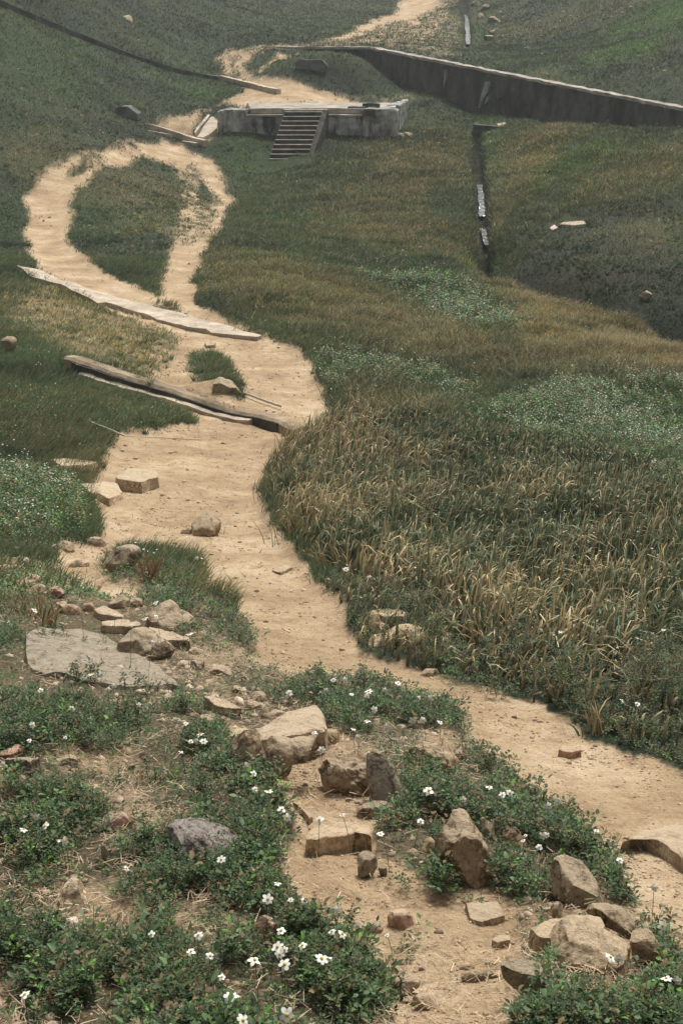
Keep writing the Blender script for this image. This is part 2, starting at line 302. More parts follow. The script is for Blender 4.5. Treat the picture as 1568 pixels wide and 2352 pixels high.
# ------------------------------------------------------------------ material helpers
def mat(name, rough=.9):
    m = bpy.data.materials.new(name); m.use_nodes = True; n = m.node_tree.nodes; b = n['Principled BSDF']
    b.inputs['Roughness'].default_value = rough
    b.inputs['Specular IOR Level'].default_value = .15
    return m, n, m.node_tree.links, b
def N(n, t, **k):
    x = n.new(t)
    for a, v in k.items():
        if a in x.inputs: x.inputs[a].default_value = v
        else: setattr(x, a, v)
    return x
def tex(n, l, scale, detail=4, rough=.6, coord=None, kind='ShaderNodeTexNoise'):
    t = n.new(kind); t.inputs['Scale'].default_value = scale
    if kind == 'ShaderNodeTexNoise': t.inputs['Detail'].default_value = detail; t.inputs['Roughness'].default_value = rough
    if coord: l.new(coord, t.inputs['Vector'])
    return t
def ramp(n, l, src, stops):
    r = n.new('ShaderNodeValToRGB'); e = r.color_ramp.elements
    while len(e) < len(stops): e.new(.5)
    for k, (p, c) in enumerate(stops): e[k].position = p; e[k].color = (*c, 1) if len(c) == 3 else c
    l.new(src, r.inputs[0]); return r
def mix(n, l, fac, a, b, blend='MIX'):
    m = n.new('ShaderNodeMix'); m.data_type = 'RGBA'; m.blend_type = blend
    for s, i in ((fac, 0), (a, 6), (b, 7)):
        if isinstance(s, (int, float)): m.inputs[i].default_value = s
        elif isinstance(s, tuple): m.inputs[i].default_value = (*s, 1)
        else: l.new(s, m.inputs[i])
    return m.outputs[2]
def bump(n, l, h, dist, strength=1.0, prev=None):
    b = n.new('ShaderNodeBump'); b.inputs['Distance'].default_value = dist; b.inputs['Strength'].default_value = strength
    l.new(h, b.inputs['Height'])
    if prev is not None: l.new(prev, b.inputs['Normal'])
    return b.outputs[0]
def mixf(n, l, op, a, b):
    m = n.new('ShaderNodeMath'); m.operation = op
    for s, i in ((a, 0), (b, 1)):
        if isinstance(s, (int, float)): m.inputs[i].default_value = s
        else: l.new(s, m.inputs[i])
    return m.outputs[0]

# ground: one material, the kind of surface comes from the zone attribute (r sand, g bare soil, b dry turf)
gm, n, l, b = mat('ground_surface')
at = n.new('ShaderNodeAttribute'); at.attribute_name = 'zone'; sp = n.new('ShaderNodeSeparateColor'); l.new(at.outputs['Color'], sp.inputs[0])
geo = n.new('ShaderNodeNewGeometry'); pos = geo.outputs['Position']
n1 = tex(n, l, 1.3, 6, .6, pos); n2 = tex(n, l, 9, 6, .65, pos); n3 = tex(n, l, 60, 5, .7, pos); n4 = tex(n, l, 300, 3, .7, pos)
sandc = ramp(n, l, n1.outputs[0], [(.32, (.275, .197, .118)), (.5, (.385, .284, .174)), (.66, (.49, .385, .257))])
sandd = ramp(n, l, n3.outputs[0], [(.28, (.45, .40, .35)), (.42, (.90, .88, .86)), (.55, (1.0, 1.0, 1.0)), (.72, (1.16, 1.16, 1.15))])
sandm = mix(n, l, 1.0, sandc.outputs[0], sandd.outputs[0], 'MULTIPLY')
s2r = ramp(n, l, n2.outputs[0], [(.30, (.76, .69, .62)), (.5, (1, 1, 1)), (.75, (1.1, 1.09, 1.06))])
sandm = mix(n, l, 1.0, sandm, s2r.outputs[0], 'MULTIPLY')
soilc = ramp(n, l, n3.outputs[0], [(.3, (.06, .042, .026)), (.5, (.22, .155, .095)), (.72, (.38, .28, .18))])
turfc = ramp(n, l, n2.outputs[0], [(.3, (.012, .016, .009)), (.55, (.022, .026, .013)), (.8, (.040, .036, .020))])
dryc = ramp(n, l, n2.outputs[0], [(.3, (.045, .036, .018)), (.6, (.11, .082, .04)), (.8, (.19, .14, .075))])
at2 = n.new('ShaderNodeAttribute'); at2.attribute_name = 'tint'
tn = ramp(n, l, n3.outputs[0], [(.3, (.45, .45, .45)), (.5, (.95, .95, .95)), (.7, (1.5, 1.5, 1.4))]); tn2 = ramp(n, l, n2.outputs[0], [(.3, (.6, .6, .6)), (.55, (1, 1, 1)), (.75, (1.35, 1.35, 1.3))])
c = mix(n, l, 1.0, mix(n, l, 1.0, at2.outputs['Color'], tn.outputs[0], 'MULTIPLY'), tn2.outputs[0], 'MULTIPLY')
c = mix(n, l, mixf(n, l, 'MULTIPLY', sp.outputs[2], .35), c, dryc.outputs[0])
c = mix(n, l, sp.outputs[1], c, soilc.outputs[0])
c = mix(n, l, sp.outputs[0], c, sandm)
l.new(c, b.inputs['Base Color'])
nb = bump(n, l, n2.outputs[0], .07, .8); nb = bump(n, l, n3.outputs[0], .012, .8, nb); nb = bump(n, l, n4.outputs[0], .003, .6, nb)
l.new(nb, b.inputs['Normal'])
GROUND = gm

def rock_mat(name, stops, pit=.5, sc=1.0, speck=None, lit_dust=.6):
    m, n, l, b = mat(name, .85)
    tc = n.new('ShaderNodeTexCoord'); co = tc.outputs['Object']; oi = n.new('ShaderNodeObjectInfo')
    a = tex(n, l, 14 * sc, 7, .62, co); d = tex(n, l, 75 * sc, 6, .7, co); f = tex(n, l, 260 * sc, 3, .7, co)
    c = ramp(n, l, a.outputs[0], stops).outputs[0]
    c = mix(n, l, 1.0, c, ramp(n, l, d.outputs[0], [(.3, (.38, .35, .31)), (.46, (.92, .91, .9)), (.58, (1.05, 1.05, 1.04)), (.72, (1.3, 1.28, 1.24))]).outputs[0], 'MULTIPLY')
    ck = tex(n, l, 4.5 * sc, 5, .55, co); c = mix(n, l, 1.0, c, ramp(n, l, ck.outputs[0], [(.482, (1, 1, 1)), (.497, (.42, .38, .33)), (.503, (.42, .38, .33)), (.518, (1, 1, 1))]).outputs[0], 'MULTIPLY')
    c = mix(n, l, 1.0, c, oi.outputs['Color'], 'MULTIPLY')
    if speck:
        v = n.new('ShaderNodeTexVoronoi'); v.inputs['Scale'].default_value = 55; l.new(co, v.inputs['Vector'])
        r = ramp(n, l, v.outputs['Distance'], [(.0, (1, 1, 1)), (.18, (1, 1, 1)), (.24, (0, 0, 0))])
        v2 = tex(n, l, 24, 2, .5, co); r2 = ramp(n, l, v2.outputs[0], [(.5, (0, 0, 0)), (.62, (1, 1, 1))])
        fac = mix(n, l, 1.0, r.outputs[0], r2.outputs[0], 'MULTIPLY')
        c = mix(n, l, fac, c, speck)
    gN = n.new('ShaderNodeNewGeometry'); sx = n.new('ShaderNodeSeparateXYZ'); l.new(gN.outputs['True Normal'], sx.inputs[0]); dn_ = mixf(n, l, 'ADD', sx.outputs[2], mixf(n, l, 'MULTIPLY', mixf(n, l, 'SUBTRACT', a.outputs[0], .5), 1.2))
    dr = ramp(n, l, dn_, [(.55, (0, 0, 0)), (.85, (lit_dust, lit_dust, lit_dust))]); c = mix(n, l, dr.outputs[0], c, (.46, .37, .26))  # pale sandy dust on upward faces also paints in their lit look
    l.new(c, b.inputs['Base Color'])
    nb = bump(n, l, a.outputs[0], .035, .8); nb = bump(n, l, d.outputs[0], .014, pit, nb); nb = bump(n, l, f.outputs[0], .002, .6, nb)
    l.new(nb, b.inputs['Normal']); return m
RM = {
 'tan': rock_mat('tan_sandstone', [(.3, (.22, .165, .11)), (.48, (.42, .325, .225)), (.7, (.56, .46, .34))], .9),
 'grey': rock_mat('grey_stone', [(.28, (.13, .115, .088)), (.5, (.27, .235, .18)), (.72, (.40, .35, .275))], .9),
 'slab': rock_mat('gritty_concrete', [(.3, (.21, .18, .135)), (.5, (.31, .27, .205)), (.7, (.40, .345, .265))], 1.0, 1.0, (.52, .45, .35), lit_dust=.15),
 'pale': rock_mat('pale_limestone', [(.3, (.30, .245, .17)), (.48, (.54, .455, .34)), (.7, (.66, .58, .46))], .9),
 'pink': rock_mat('pink_stone', [(.28, (.26, .15, .11)), (.5, (.40, .25, .19)), (.72, (.52, .36, .28))]),
 'quartz': rock_mat('pale_pink_quartz', [(.28, (.48, .38, .34)), (.5, (.66, .56, .52)), (.72, (.76, .70, .66))], .5, 2, lit_dust=0),
 'dark': rock_mat('dark_brown_stone', [(.28, (.06, .048, .035)), (.5, (.12, .095, .07)), (.72, (.20, .16, .12))]),
 'pitted': rock_mat('pitted_grey_pink_rock', [(.33, (.10, .09, .08)), (.45, (.34, .30, .27)), (.7, (.56, .50, .46))], 1.0, 2.4, lit_dust=.1),
}
def conc_mat(name, base, dark, dirt=.5, streak=True):
    m, n, l, b = mat(name, .9); geo = n.new('ShaderNodeNewGeometry'); pos = geo.outputs['Position']
    mp = n.new('ShaderNodeMapping'); mp.inputs['Scale'].default_value = (.7, .7, .3 if streak else 1); l.new(pos, mp.inputs[0])
    a = tex(n, l, 2.2, 8, .68, mp.outputs[0]); d = tex(n, l, 3.0, 7, .6, pos); f = tex(n, l, 40, 5, .7, pos)
    c = ramp(n, l, a.outputs[0], [(.5 - dirt * .2, dark), (.5 + (1 - dirt) * .18, base)]).outputs[0]
    c = mix(n, l, 1.0, c, ramp(n, l, d.outputs[0], [(.3, (.62, .62, .60)), (.55, (1, 1, 1)), (.75, (1.15, 1.15, 1.13))]).outputs[0], 'MULTIPLY')
    c = mix(n, l, 1.0, c, ramp(n, l, f.outputs[0], [(.3, (.8, .8, .8)), (.7, (1.12, 1.12, 1.12))]).outputs[0], 'MULTIPLY')
    l.new(c, b.inputs['Base Color']); l.new(bump(n, l, f.outputs[0], .02, .5, bump(n, l, a.outputs[0], .06, .5)), b.inputs['Normal']); return m
CONC_WALL = conc_mat('dark_weathered_concrete', (.115, .115, .105), (.045, .047, .044), .5)
CONC_PLAT = conc_mat('stained_whitewashed_concrete', (.48, .48, .44), (.055, .057, .052), .42)
CONC_PALE = conc_mat('bare_pale_concrete', (.55, .47, .375), (.42, .35, .27), .2, False)
CONC_TOP = conc_mat('slab_and_lit_tread', (.45, .41, .35), (.28, .25, .21), .3, False)
CONC_STEP = conc_mat('shaded_step_concrete', (.085, .082, .072), (.04, .04, .036), .5, False)  # darker than the treads: riser shade is put into the colour
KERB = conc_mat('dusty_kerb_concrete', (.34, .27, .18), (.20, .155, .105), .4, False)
KERBF = conc_mat('dark_kerb_face', (.085, .075, .055), (.05, .046, .036), .4, False)  # front strip in a darker tone than the kerb top

def veg_mat(name, trans=.25, rough=.6):
    m, n, l, b = mat(name, rough); a = n.new('ShaderNodeAttribute'); a.attribute_name = 'tint'
    l.new(a.outputs['Color'], b.inputs['Base Color']); b.inputs['Specular IOR Level'].default_value = .18
    t = n.new('ShaderNodeBsdfTranslucent'); l.new(a.outputs['Color'], t.inputs[0]); mx = n.new('ShaderNodeMixShader'); mx.inputs[0].default_value = trans
    l.new(b.outputs[0], mx.inputs[1]); l.new(t.outputs[0], mx.inputs[2]); l.new(mx.outputs[0], n['Material Output'].inputs[0]); return m
GRASSM = veg_mat('grass_blades'); LEAFM = veg_mat('herb_leaves', .2, .5); STRAWM = veg_mat('dry_straw', .1, .8)
def flat_mat(name, col, rough=.7, trans=0):
    m, n, l, b = mat(name, rough); tc = n.new('ShaderNodeTexCoord'); t = tex(n, l, 90, 3, .6, tc.outputs['Object'])
    c = ramp(n, l, t.outputs[0], [(.3, tuple(x * .8 for x in col)), (.7, tuple(min(1, x * 1.1) for x in col))]); l.new(c.outputs[0], b.inputs['Base Color']); return m
PETAL = flat_mat('white_petal', (.66, .66, .60), .6); CENTRE = flat_mat('yellow_flower_centre', (.55, .36, .03)); STEMG = flat_mat('green_stem', (.06, .085, .03)); SEED = flat_mat('brown_seed_head', (.06, .04, .025))
DRYSTEM = flat_mat('dry_brown_stem', (.17, .10, .06)); STICK = flat_mat('bleached_stick', (.46, .41, .34)); PAPER = flat_mat('white_litter', (.62, .60, .58))
wm, n, l, b = mat('ditch_water', .06); b.inputs['Base Color'].default_value = (.03, .035, .03, 1); b.inputs['Specular IOR Level'].default_value = .9; b.inputs['IOR'].default_value = 1.6
g_ = n.new('ShaderNodeNewGeometry'); t = tex(n, l, 5, 3, .6, g_.outputs['Position']); l.new(bump(n, l, t.outputs[0], .10, .8), b.inputs['Normal']); WATER = wm

# ------------------------------------------------------------------ mesh helpers
def mesh_np(name, V, Fc, material, tint=None, smooth_=False, parent=None, zone=None):
    """V (n,3) relative to the eye; Fc (m,3|4)"""
    me = bpy.data.meshes.new(name); V = np.asarray(V, np.float32); Fc = np.asarray(Fc, np.int32)
    me.vertices.add(len(V)); me.vertices.foreach_set('co', V.ravel()); k = Fc.shape[1]
    me.loops.add(Fc.size); me.loops.foreach_set('vertex_index', Fc.ravel()); me.polygons.add(len(Fc))
    me.polygons.foreach_set('loop_start', np.arange(0, Fc.size, k, dtype=np.int32)); me.polygons.foreach_set('loop_total', np.full(len(Fc), k, np.int32))
    if smooth_: me.polygons.foreach_set('use_smooth', np.ones(len(Fc), bool))
    for nm, A in (('tint', tint), ('zone', zone)):
        if A is not None:
            c = np.ones((len(V), 4), np.float32); c[:, :3] = A; at = me.color_attributes.new(nm, 'FLOAT_COLOR', 'POINT'); at.data.foreach_set('color', c.ravel())
    me.update(calc_edges=True); me.materials.append(material)
    o = bpy.data.objects.new(name, me); COL.objects.link(o)
    if parent: o.parent = parent
    return o
def Z(P):
    P = np.array(P, float); P[..., 2] += EYE; return P
def tag(o, label=None, cat=None, group=None, kind=None):
    if label: o['label'] = label
    if cat: o['category'] = cat
    if group: o['group'] = group
    if kind: o['kind'] = kind
    return o
def empty(name, loc, rz=0):
    o = bpy.data.objects.new(name, None); COL.objects.link(o); o.location = loc; o.rotation_euler = (0, 0, rz); o.empty_display_size = .1; return o
def recentre(o, c=None):
    me = o.data; n = len(me.vertices); co = np.empty(n * 3, np.float32); me.vertices.foreach_get('co', co); co = co.reshape(-1, 3)
    if c is None: c = co.mean(0); c[2] = co[:, 2].min()
    me.vertices.foreach_set('co', (co - np.asarray(c, np.float32)).ravel()); o.location = [float(q) for q in c]; me.update(); return o

# ------------------------------------------------------------------ the ground as one sheet, split into plainly named regions that share their edges
DKG, MDG, BRG, GLD, BRN = (.033, .048, .028), (.072, .102, .048), (.080, .150, .036), (.38, .285, .125), (.105, .108, .052)
def lerp(a, b, t): return np.asarray(a)[None] * (1 - t[:, None]) + np.asarray(b)[None] * t[:, None]
def turf_mean(x, y, g, br, lu, dp, me_, u=None):
    f = fbm(x * .35, y * .6, 41, 4); f2 = fbm(x * 2.3, y * 2.6, 43, 3); f3 = fbm(x * .16, y * .35, 47, 3)
    c = lerp(DKG, MDG, np.clip((f - .3) * 2.4 + me_ * .25, 0, 1)); k = (.5 * np.clip((f2 * .5 + f3 * .5 - .49) * 5, 0, 1))[:, None]; c = c * (1 - k) + np.array(BRN)[None] * k
    k = np.clip(br * (.5 + f2 * .9), 0, 1)[:, None]; c = c * (1 - k) + np.array(BRG)[None] * k
    p = .8 * np.clip(g * np.clip(.15 + (f3 * .5 + f * .5 - .35) * 3.2, .1, 1), 0, .9)
    if u is None: k = p * .75; t = np.full(len(x), .5)
    else: k = (u[0] < p) * (.5 + .5 * u[1]); t = u[1]
    k = k[:, None]; c = c * (1 - k) + lerp(BRN, GLD, t) * k; k = (lu * .5)[:, None]; c = c * (1 - k) + np.array((.045, .090, .030))[None] * k
    return c * (1 - .55 * dp)[:, None]
rv = lambda A: A.reshape(-1)
TG = turf_mean(rv(GX), rv(GY), rv(golden), rv(bright), rv(lush), rv(gully_dark), rv(meadow)) * .50 * (1 - .75 * rv(wet))[:, None]
Vg = np.stack([GX, GY, H + EYE], -1).reshape(-1, 3)
zone = np.stack([np.clip(sand + .5 * soil * (fbm(GX * 6, GY * 6, 32, 3) > .42) + worn * .55 * (fbm(GX * 3, GY * 3, 31, 3) > .45), 0, 1), np.clip(np.maximum(soil, bank * .42) * (1 - sand), 0, 1), np.clip(golden * .8 + worn * .6 + band * .5, 0, 1)], -1).reshape(-1, 3)
ii = np.arange(NR * NC).reshape(NR, NC)
Q = np.stack([ii[:-1, :-1], ii[:-1, 1:], ii[1:, 1:], ii[1:, :-1]], -1).reshape(-1, 4)
def cellavg(A): return (A[:-1, :-1] + A[1:, 1:]) .reshape(-1) / 2
isand = cellavg(sand) > .5; ihill = (cellavg(hill_w) > .5) & ~isand
def submesh(name, sel, label):
    f = Q[sel]; used = np.unique(f); mp = np.full(NR * NC, -1, np.int64); mp[used] = np.arange(len(used))
    o = mesh_np(name, Vg[used], mp[f], GROUND, tint=TG[used], zone=zone[used], smooth_=True); tag(o, label, name, kind='structure'); return o
submesh('path', isand, 'pale sandy footpath winding up the valley')
submesh('hillside', ihill, 'grassy slopes closing the head of the valley')
submesh('ground', ~isand & ~ihill, 'turf, meadow and bare soil of the valley floor')
def ribbon(P, width, dz):
    P = np.asarray(P); T = np.gradient(P, axis=0); T[:, 2] = 0; T /= np.linalg.norm(T, axis=1)[:, None] + 1e-9; Nn = np.stack([-T[:, 1], T[:, 0], 0 * T[:, 0]], 1)
    w = np.asarray(width).reshape(-1, 1) if np.ndim(width) else width
    L_, R_ = P + Nn * w / 2, P - Nn * w / 2; V = np.concatenate([L_, R_]); V[:, 2] = np.r_[P[:, 2], P[:, 2]] + dz; k = len(P)
    return V, [(i, i + 1, k + i + 1, k + i) for i in range(k - 1)]
def seg_uv(uv): return wpoly(uv, False, 6)
for uv_, w, nm in (([(1101,432),(1104,460),(1107,506)], .19, 'upper reach of the lower'), ([(1109,533),(1112,555),(1120,572)], .17, 'lower reach of the lower'), ([(1070,34),(1072,60),(1075,108)], .26, 'upper')):
    P = seg_uv(uv_); w = w * (.6 + .7 * noise(np.arange(len(P)) * .9, np.zeros(len(P)), 4)); P[:, 0] += .05 * (noise(np.arange(len(P)) * .7, np.ones(len(P)), 8) - .5); P[:, 2] = hgt(P[:, 0], P[:, 1]); P[:, 2] = np.convolve(np.pad(P[:, 2], 2, 'edge'), np.ones(5) / 5, 'valid')
    V, f = ribbon(P, w, .14); o = mesh_np('water', Z(V), f, WATER); tag(o, 'stream water glinting in the %s narrow ditch' % nm, 'water', kind='structure')

# ------------------------------------------------------------------ built things: retaining wall, platform with stairs, kerbs, drains
def prism(P, prof_fn, step=.4, jit=.0, seed=0):
    """sweep a cross-section (list of (sideways, up)) along plan polyline P (x,y,z eye-relative) -> verts, quads (closed ends)"""
    P = np.asarray(P, float); seg = np.linalg.norm(np.diff(P, axis=0), axis=1); s = np.r_[0, np.cumsum(seg)]
    n = max(2, int(s[-1] / step)); q = np.linspace(0, s[-1], n + 1); C = np.stack([np.interp(q, s, P[:, k]) for k in range(3)], 1)
    T = np.gradient(C, axis=0)[:, :2]; T /= np.linalg.norm(T, axis=1)[:, None] + 1e-9; Nn = np.stack([-T[:, 1], T[:, 0]], 1)
    r = np.random.default_rng(seed); V = []; k = None
    for i in range(n + 1):
        pr = prof_fn(i / n, C[i]); k = len(pr)
        for (a, z) in pr:
            a += r.uniform(-jit, jit); z += r.uniform(-jit, jit) * .7
            V.append((C[i, 0] + Nn[i, 0] * a, C[i, 1] + Nn[i, 1] * a, z))
    Fq = [(i * k + j, i * k + (j + 1) % k, (i + 1) * k + (j + 1) % k, (i + 1) * k + j) for i in range(n) for j in range(k)]
    caps = []
    for base in (0, n * k):
        for j in range(1, k - 2, 2) if k > 4 else [1]:
            caps.append((base, base + j, base + j + 1, base + (j + 2 if j + 2 < k else j + 1)))
    return np.array(V), Fq + caps
def sweep(name, P, prof_fn, m, parent=None, step=.4, jit=0.0, seed=0):
    V, f = prism(P, prof_fn, step, jit, seed); 
    import bmesh
    me = bpy.data.meshes.new(name); me.from_pydata([tuple(p) for p in Z(V)], [], [tuple(dict.fromkeys(q)) for q in f]); bm = bmesh.new(); bm.from_mesh(me)
    bmesh.ops.recalc_face_normals(bm, faces=bm.faces); bm.to_mesh(me); bm.free(); me.materials.append(m)
    o = bpy.data.objects.new(name, me); COL.objects.link(o)
    if parent: o.parent = parent
    return o
def child_to(o, root):                       # keep world place when parented under a root that is not at the origin
    o.parent = root; o.location = o.location - root.location if root.rotation_euler.z == 0 else o.location; return o
def croot(name, P): return empty(name, (P[0], P[1], P[2] + EYE))

# retaining wall with corner
wp = [np.array(p) for p in wall_pts]; ext = wp[1] + (wp[2] - wp[1]) * 1.55
def low(c): return float(hgt(c[0], c[1] - .8)) - .5
root = croot('retaining_wall', (wp[1][0], wp[1][1], low(wp[1]) + .5)); tag(root, 'long dark weathered concrete retaining wall with a pale coping, running across the valley behind the platform', 'wall')
def wallprof(t, c): return [(-.04 , low(c)), (.55, low(c)), (.34, c[2] - .12), (.05, c[2] - .12)]
for k, (A, B) in enumerate(((wp[1] + (wp[2] - wp[1]) * .001, wp[1] + (wp[2] - wp[1]) * .905), (wp[1] + (wp[2] - wp[1]) * .9065, ext))):
    child_to(sweep('wall_face', [A, B], lambda t, c: [(-.10 - .03 * k, low(c)), (.45, low(c)), (.34, c[2] - .12), (-.02 - .04 * k, c[2] - .12)], CONC_WALL, None, 4, 0, k), root)
child_to(sweep('coping', [wp[1], ext], lambda t, c: [(-.07, c[2] - .118), (.37, c[2] - .118), (.37, c[2]), (-.07, c[2] + .0)], CONC_TOP, None, .35, .03, 5), root)
child_to(sweep('return_wall', [wp[0] + (0, 0, 0), wp[1]], lambda t, c: [(-.02, c[2] - 2.2), (.4, c[2] - 2.2), (.34, c[2] - .1), (0, c[2] - .1)], CONC_WALL, None, 4, 0, 7), root)
child_to(sweep('coping', [wp[0], wp[1]], lambda t, c: [(-.05, c[2] - .098), (.37, c[2] - .098), (.37, c[2] + .02), (-.05, c[2] + .02)], CONC_TOP, None, .35, .02, 9), root)
def wall_at(u, v):                            # point on the battered wall face seen at (u, v)
    cx, cz = ray(u, v); a, b = wp[1], wp[2]; d = b - a
    # x = cx*Y ; line: (x-ax)*dy-(Y-ay)*dx = 0
    Y = (a[0] * d[1] - a[1] * d[0]) / (cx * d[1] - d[0]); return np.array([cx * Y, Y, cz * Y])
def face_patch(name, uv, m, off=.16):
    pts = [wall_at(u, v) for u, v in uv]; d = (wp[2] - wp[1])[:2]; d /= np.linalg.norm(d); nrm = np.array([d[1], -d[0], 0]);
    if nrm[1] > 0: nrm = -nrm
    top = [p + nrm * off for p in pts]; back = [p + nrm * (off - .12) for p in pts]; k = len(pts)
    me = bpy.data.meshes.new(name); me.from_pydata([(p[0], p[1], p[2] + EYE) for p in top + back], [], [tuple(range(k))] + [(i, k + i, k + (i + 1) % k, (i + 1) % k) for i in range(k)]); me.materials.append(m)
    o = bpy.data.objects.new(name, me); COL.objects.link(o); return child_to(o, root)
LIME = conc_mat('white_lime_streak', (.42, .43, .43), (.16, .17, .17), .5)
face_patch('lime_streak', [(1120,187),(1127,186),(1129,196),(1125,212),(1118,222),(1112,232),(1108,246),(1104,247),(1107,232),(1112,214),(1116,202)], LIME)
face_patch('lime_streak', [(1123,222),(1128,218),(1128,226),(1124,235),(1119,237)], LIME)
face_patch('lime_streak', [(1025,158),(1030,162),(1029,180),(1025,200),(1023,199),(1025,178)], LIME, .15)

# graffiti-like scratched mark stays illegible in the photograph and is modelled as thin scratches
SCR = flat_mat('scratched_concrete', (.11, .115, .11), .9)
for k_, uv in enumerate([[(1138,222),(1141,221),(1142,227),(1139,228)], [(1144,221),(1146,221),(1150,227),(1148,227)], [(1150,221),(1151,221),(1151,228),(1149,228)], [(1153,222),(1160,220),(1160,221),(1153,223)]]):
    face_patch('scratch', uv, SCR, .155)

# ---- platform
YF, ZT = 59.8, ray(700, 251)[1] * 59.8
def pt(u, Y, z): return np.array([ray(u, 251)[0] * Y, Y, z])
xL, xR = ray(500, 251)[0] * YF, ray(852, 251)[0] * YF
PX = ray(912, 245)[0] * YF
import bmesh
def bevel_poly(name, pts, z0, z1, m, bev=.02, parent=None, jit=0.0, seed=0):
    """upright block on a plan outline, subdivided a little and bevelled"""
    bm = bmesh.new(); r = np.random.default_rng(seed); zb = z0 if np.ndim(z0) else [z0] * len(pts)
    lo = [bm.verts.new((p[0], p[1], z + EYE)) for p, z in zip(pts, zb)]; hi = [bm.verts.new((p[0], p[1], z1 + EYE)) for p in pts]; k = len(pts)
    bm.faces.new(lo[::-1]); bm.faces.new(hi)
    for i in range(k): bm.faces.new((lo[i], lo[(i + 1) % k], hi[(i + 1) % k], hi[i]))
    bmesh.ops.recalc_face_normals(bm, faces=bm.faces)
    if jit: bmesh.ops.subdivide_edges(bm, edges=[e for e in bm.edges if e.calc_length() > .5], cuts=9, use_grid_fill=True)
    if bev: bmesh.ops.bevel(bm, geom=[e for e in bm.edges if len(e.link_faces) == 2 and e.calc_face_angle() > .5], offset=bev, segments=2, affect='EDGES', clamp_overlap=True)
    if jit:
        for v_ in bm.verts: v_.co += Vector(r.uniform(-jit, jit, 3))
    me = bpy.data.meshes.new(name); bm.to_mesh(me); bm.free(); me.materials.append(m); o = bpy.data.objects.new(name, me); COL.objects.link(o)
    if parent: child_to(o, parent)
    return o
PR = croot('ruined_platform', (xL, YF, hgt(0, 59))); tag(PR, 'ruined whitewashed concrete platform with a flight of twelve steps down its front', 'platform')
yb = 63.3; xBL = ray(560, 240)[0] * yb
bevel_poly('front_wall', [(xL, YF), (xR - .3, YF), (xR - .3, yb), (xBL, yb)], ZT - 2.2, ZT - .20, CONC_PLAT, .03, PR, .012, 1)
bevel_poly('corner_block', [(xL - .01, YF - .05), (xL + 1.15, YF - .05), (xL + 1.3, YF + .8), (xL + .35, YF + 1.6)], ZT - 2.2, ZT - .02, CONC_PLAT, .05, PR, .02, 2)
bevel_poly('top_slab', [(xL + 1.3, YF + .28), (xR + .55, YF + .28), (xR + .95, yb + .2), (xBL + .1, yb + .2)], ZT - .197, ZT + .03, CONC_TOP, .03, PR, .012, 3)
bevel_poly('ledge', [(xL + 1.2, YF - .10), (xR - .02, YF - .10), (xR - .02, YF + .277), (xL + 1.2, YF + .277)], ZT - .27, ZT - .19, CONC_TOP, .02, PR, .012, 4)
bevel_poly('pillar', [(xR - .35, YF - .14), (PX, YF - .18), (PX + .62, YF + 4.4), (PX + .2, YF + 4.4), (xR - .35, YF + 1.0)], ZT - 2.0, ZT + .02, CONC_PLAT, .05, PR, .02, 5)
bevel_poly('parapet', [(PX - .05, YF + .8), (PX + .12, YF + .7), (PX + .68, YF + 4.6), (PX + .40, YF + 4.6)], ZT - .3, ZT + .10, CONC_PLAT, .03, PR, .02, 6)
bevel_poly('broken_beam', [(xR - .95, YF + .5), (xR - .15, YF + .42), (xR - .1, YF + .7), (xR - .9, YF + .8)], ZT + .0, ZT + .09, CONC_WALL, .02, PR, .02, 7)
bevel_poly('broken_beam', [(xR - .35, YF + .75), (xR + .35, YF + .68), (xR + .4, YF + .95), (xR - .3, YF + 1.0)], ZT + .05, ZT + .20, CONC_WALL, .02, PR, .02, 8)
# stairs
ST = empty('staircase', (0, 0, 0)); ST['label'] = 'dark flight of twelve concrete steps with treads coloured pale as if lit'; child_to(ST, PR)
top_l, top_r = ray(657, 249)[0] * YF, ray(741, 249)[0] * YF; YB = 57.0
bot_l, bot_r = ray(613, 378)[0] * YB, ray(700, 378)[0] * YB; zb_ = ray(650, 378)[1] * YB; zt_ = ZT + .0; NS = 12
def child2(o, par):
    o.parent = par; o.location = o.location - PR.location - ST.location; return o
ST.location = (0, 0, 0); ST.parent = PR
for k in range(NS):
    t0, t1 = k / NS, (k + 1) / NS; zt1 = zt_ + (zb_ - zt_) * (k + .3) / (NS - .3) ; ya, yb_ = YF - .1 + (YB - YF) * t0, YF - .1 + (YB - YF) * t1
    l0, l1 = top_l + (bot_l - top_l) * t0, top_l + (bot_l - top_l) * t1; r0, r1 = top_r + (bot_r - top_r) * t0, top_r + (bot_r - top_r) * t1
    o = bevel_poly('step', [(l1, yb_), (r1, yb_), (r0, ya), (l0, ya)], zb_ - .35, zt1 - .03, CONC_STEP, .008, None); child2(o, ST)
    o = bevel_poly('tread', [(l1 - .01, yb_ - .025), (r1 + .01, yb_ - .025), (r0 + .01, ya + .0), (l0 - .01, ya + .0)], zt1 - .0285, zt1 - .008, CONC_TOP, .003, None); child2(o, ST)  # pale tread top carries the light from above in its colour
sd = []
for (xa, xb, ya, yb2) in ((top_r + .003, bot_r + .003, YF - .1, YB - .1),):
    V = [(xa, ya, zt_ + .02), (xb, yb2, zb_ + .05), (xb, yb2, zb_ - .4), (xa, ya, zb_ - .4)]
    V = V + [(x + .22, y, z) for x, y, z in V]
    me = bpy.data.meshes.new('stair_side'); me.from_pydata([(x, y, z + EYE) for x, y, z in V], [], [(0, 1, 2, 3), (7, 6, 5, 4), (0, 4, 5, 1), (1, 5, 6, 2), (3, 2, 6, 7), (0, 3, 7, 4)]); me.materials.append(CONC_STEP)
    o = bpy.data.objects.new('stair_side', me); COL.objects.link(o); child2(o, ST)
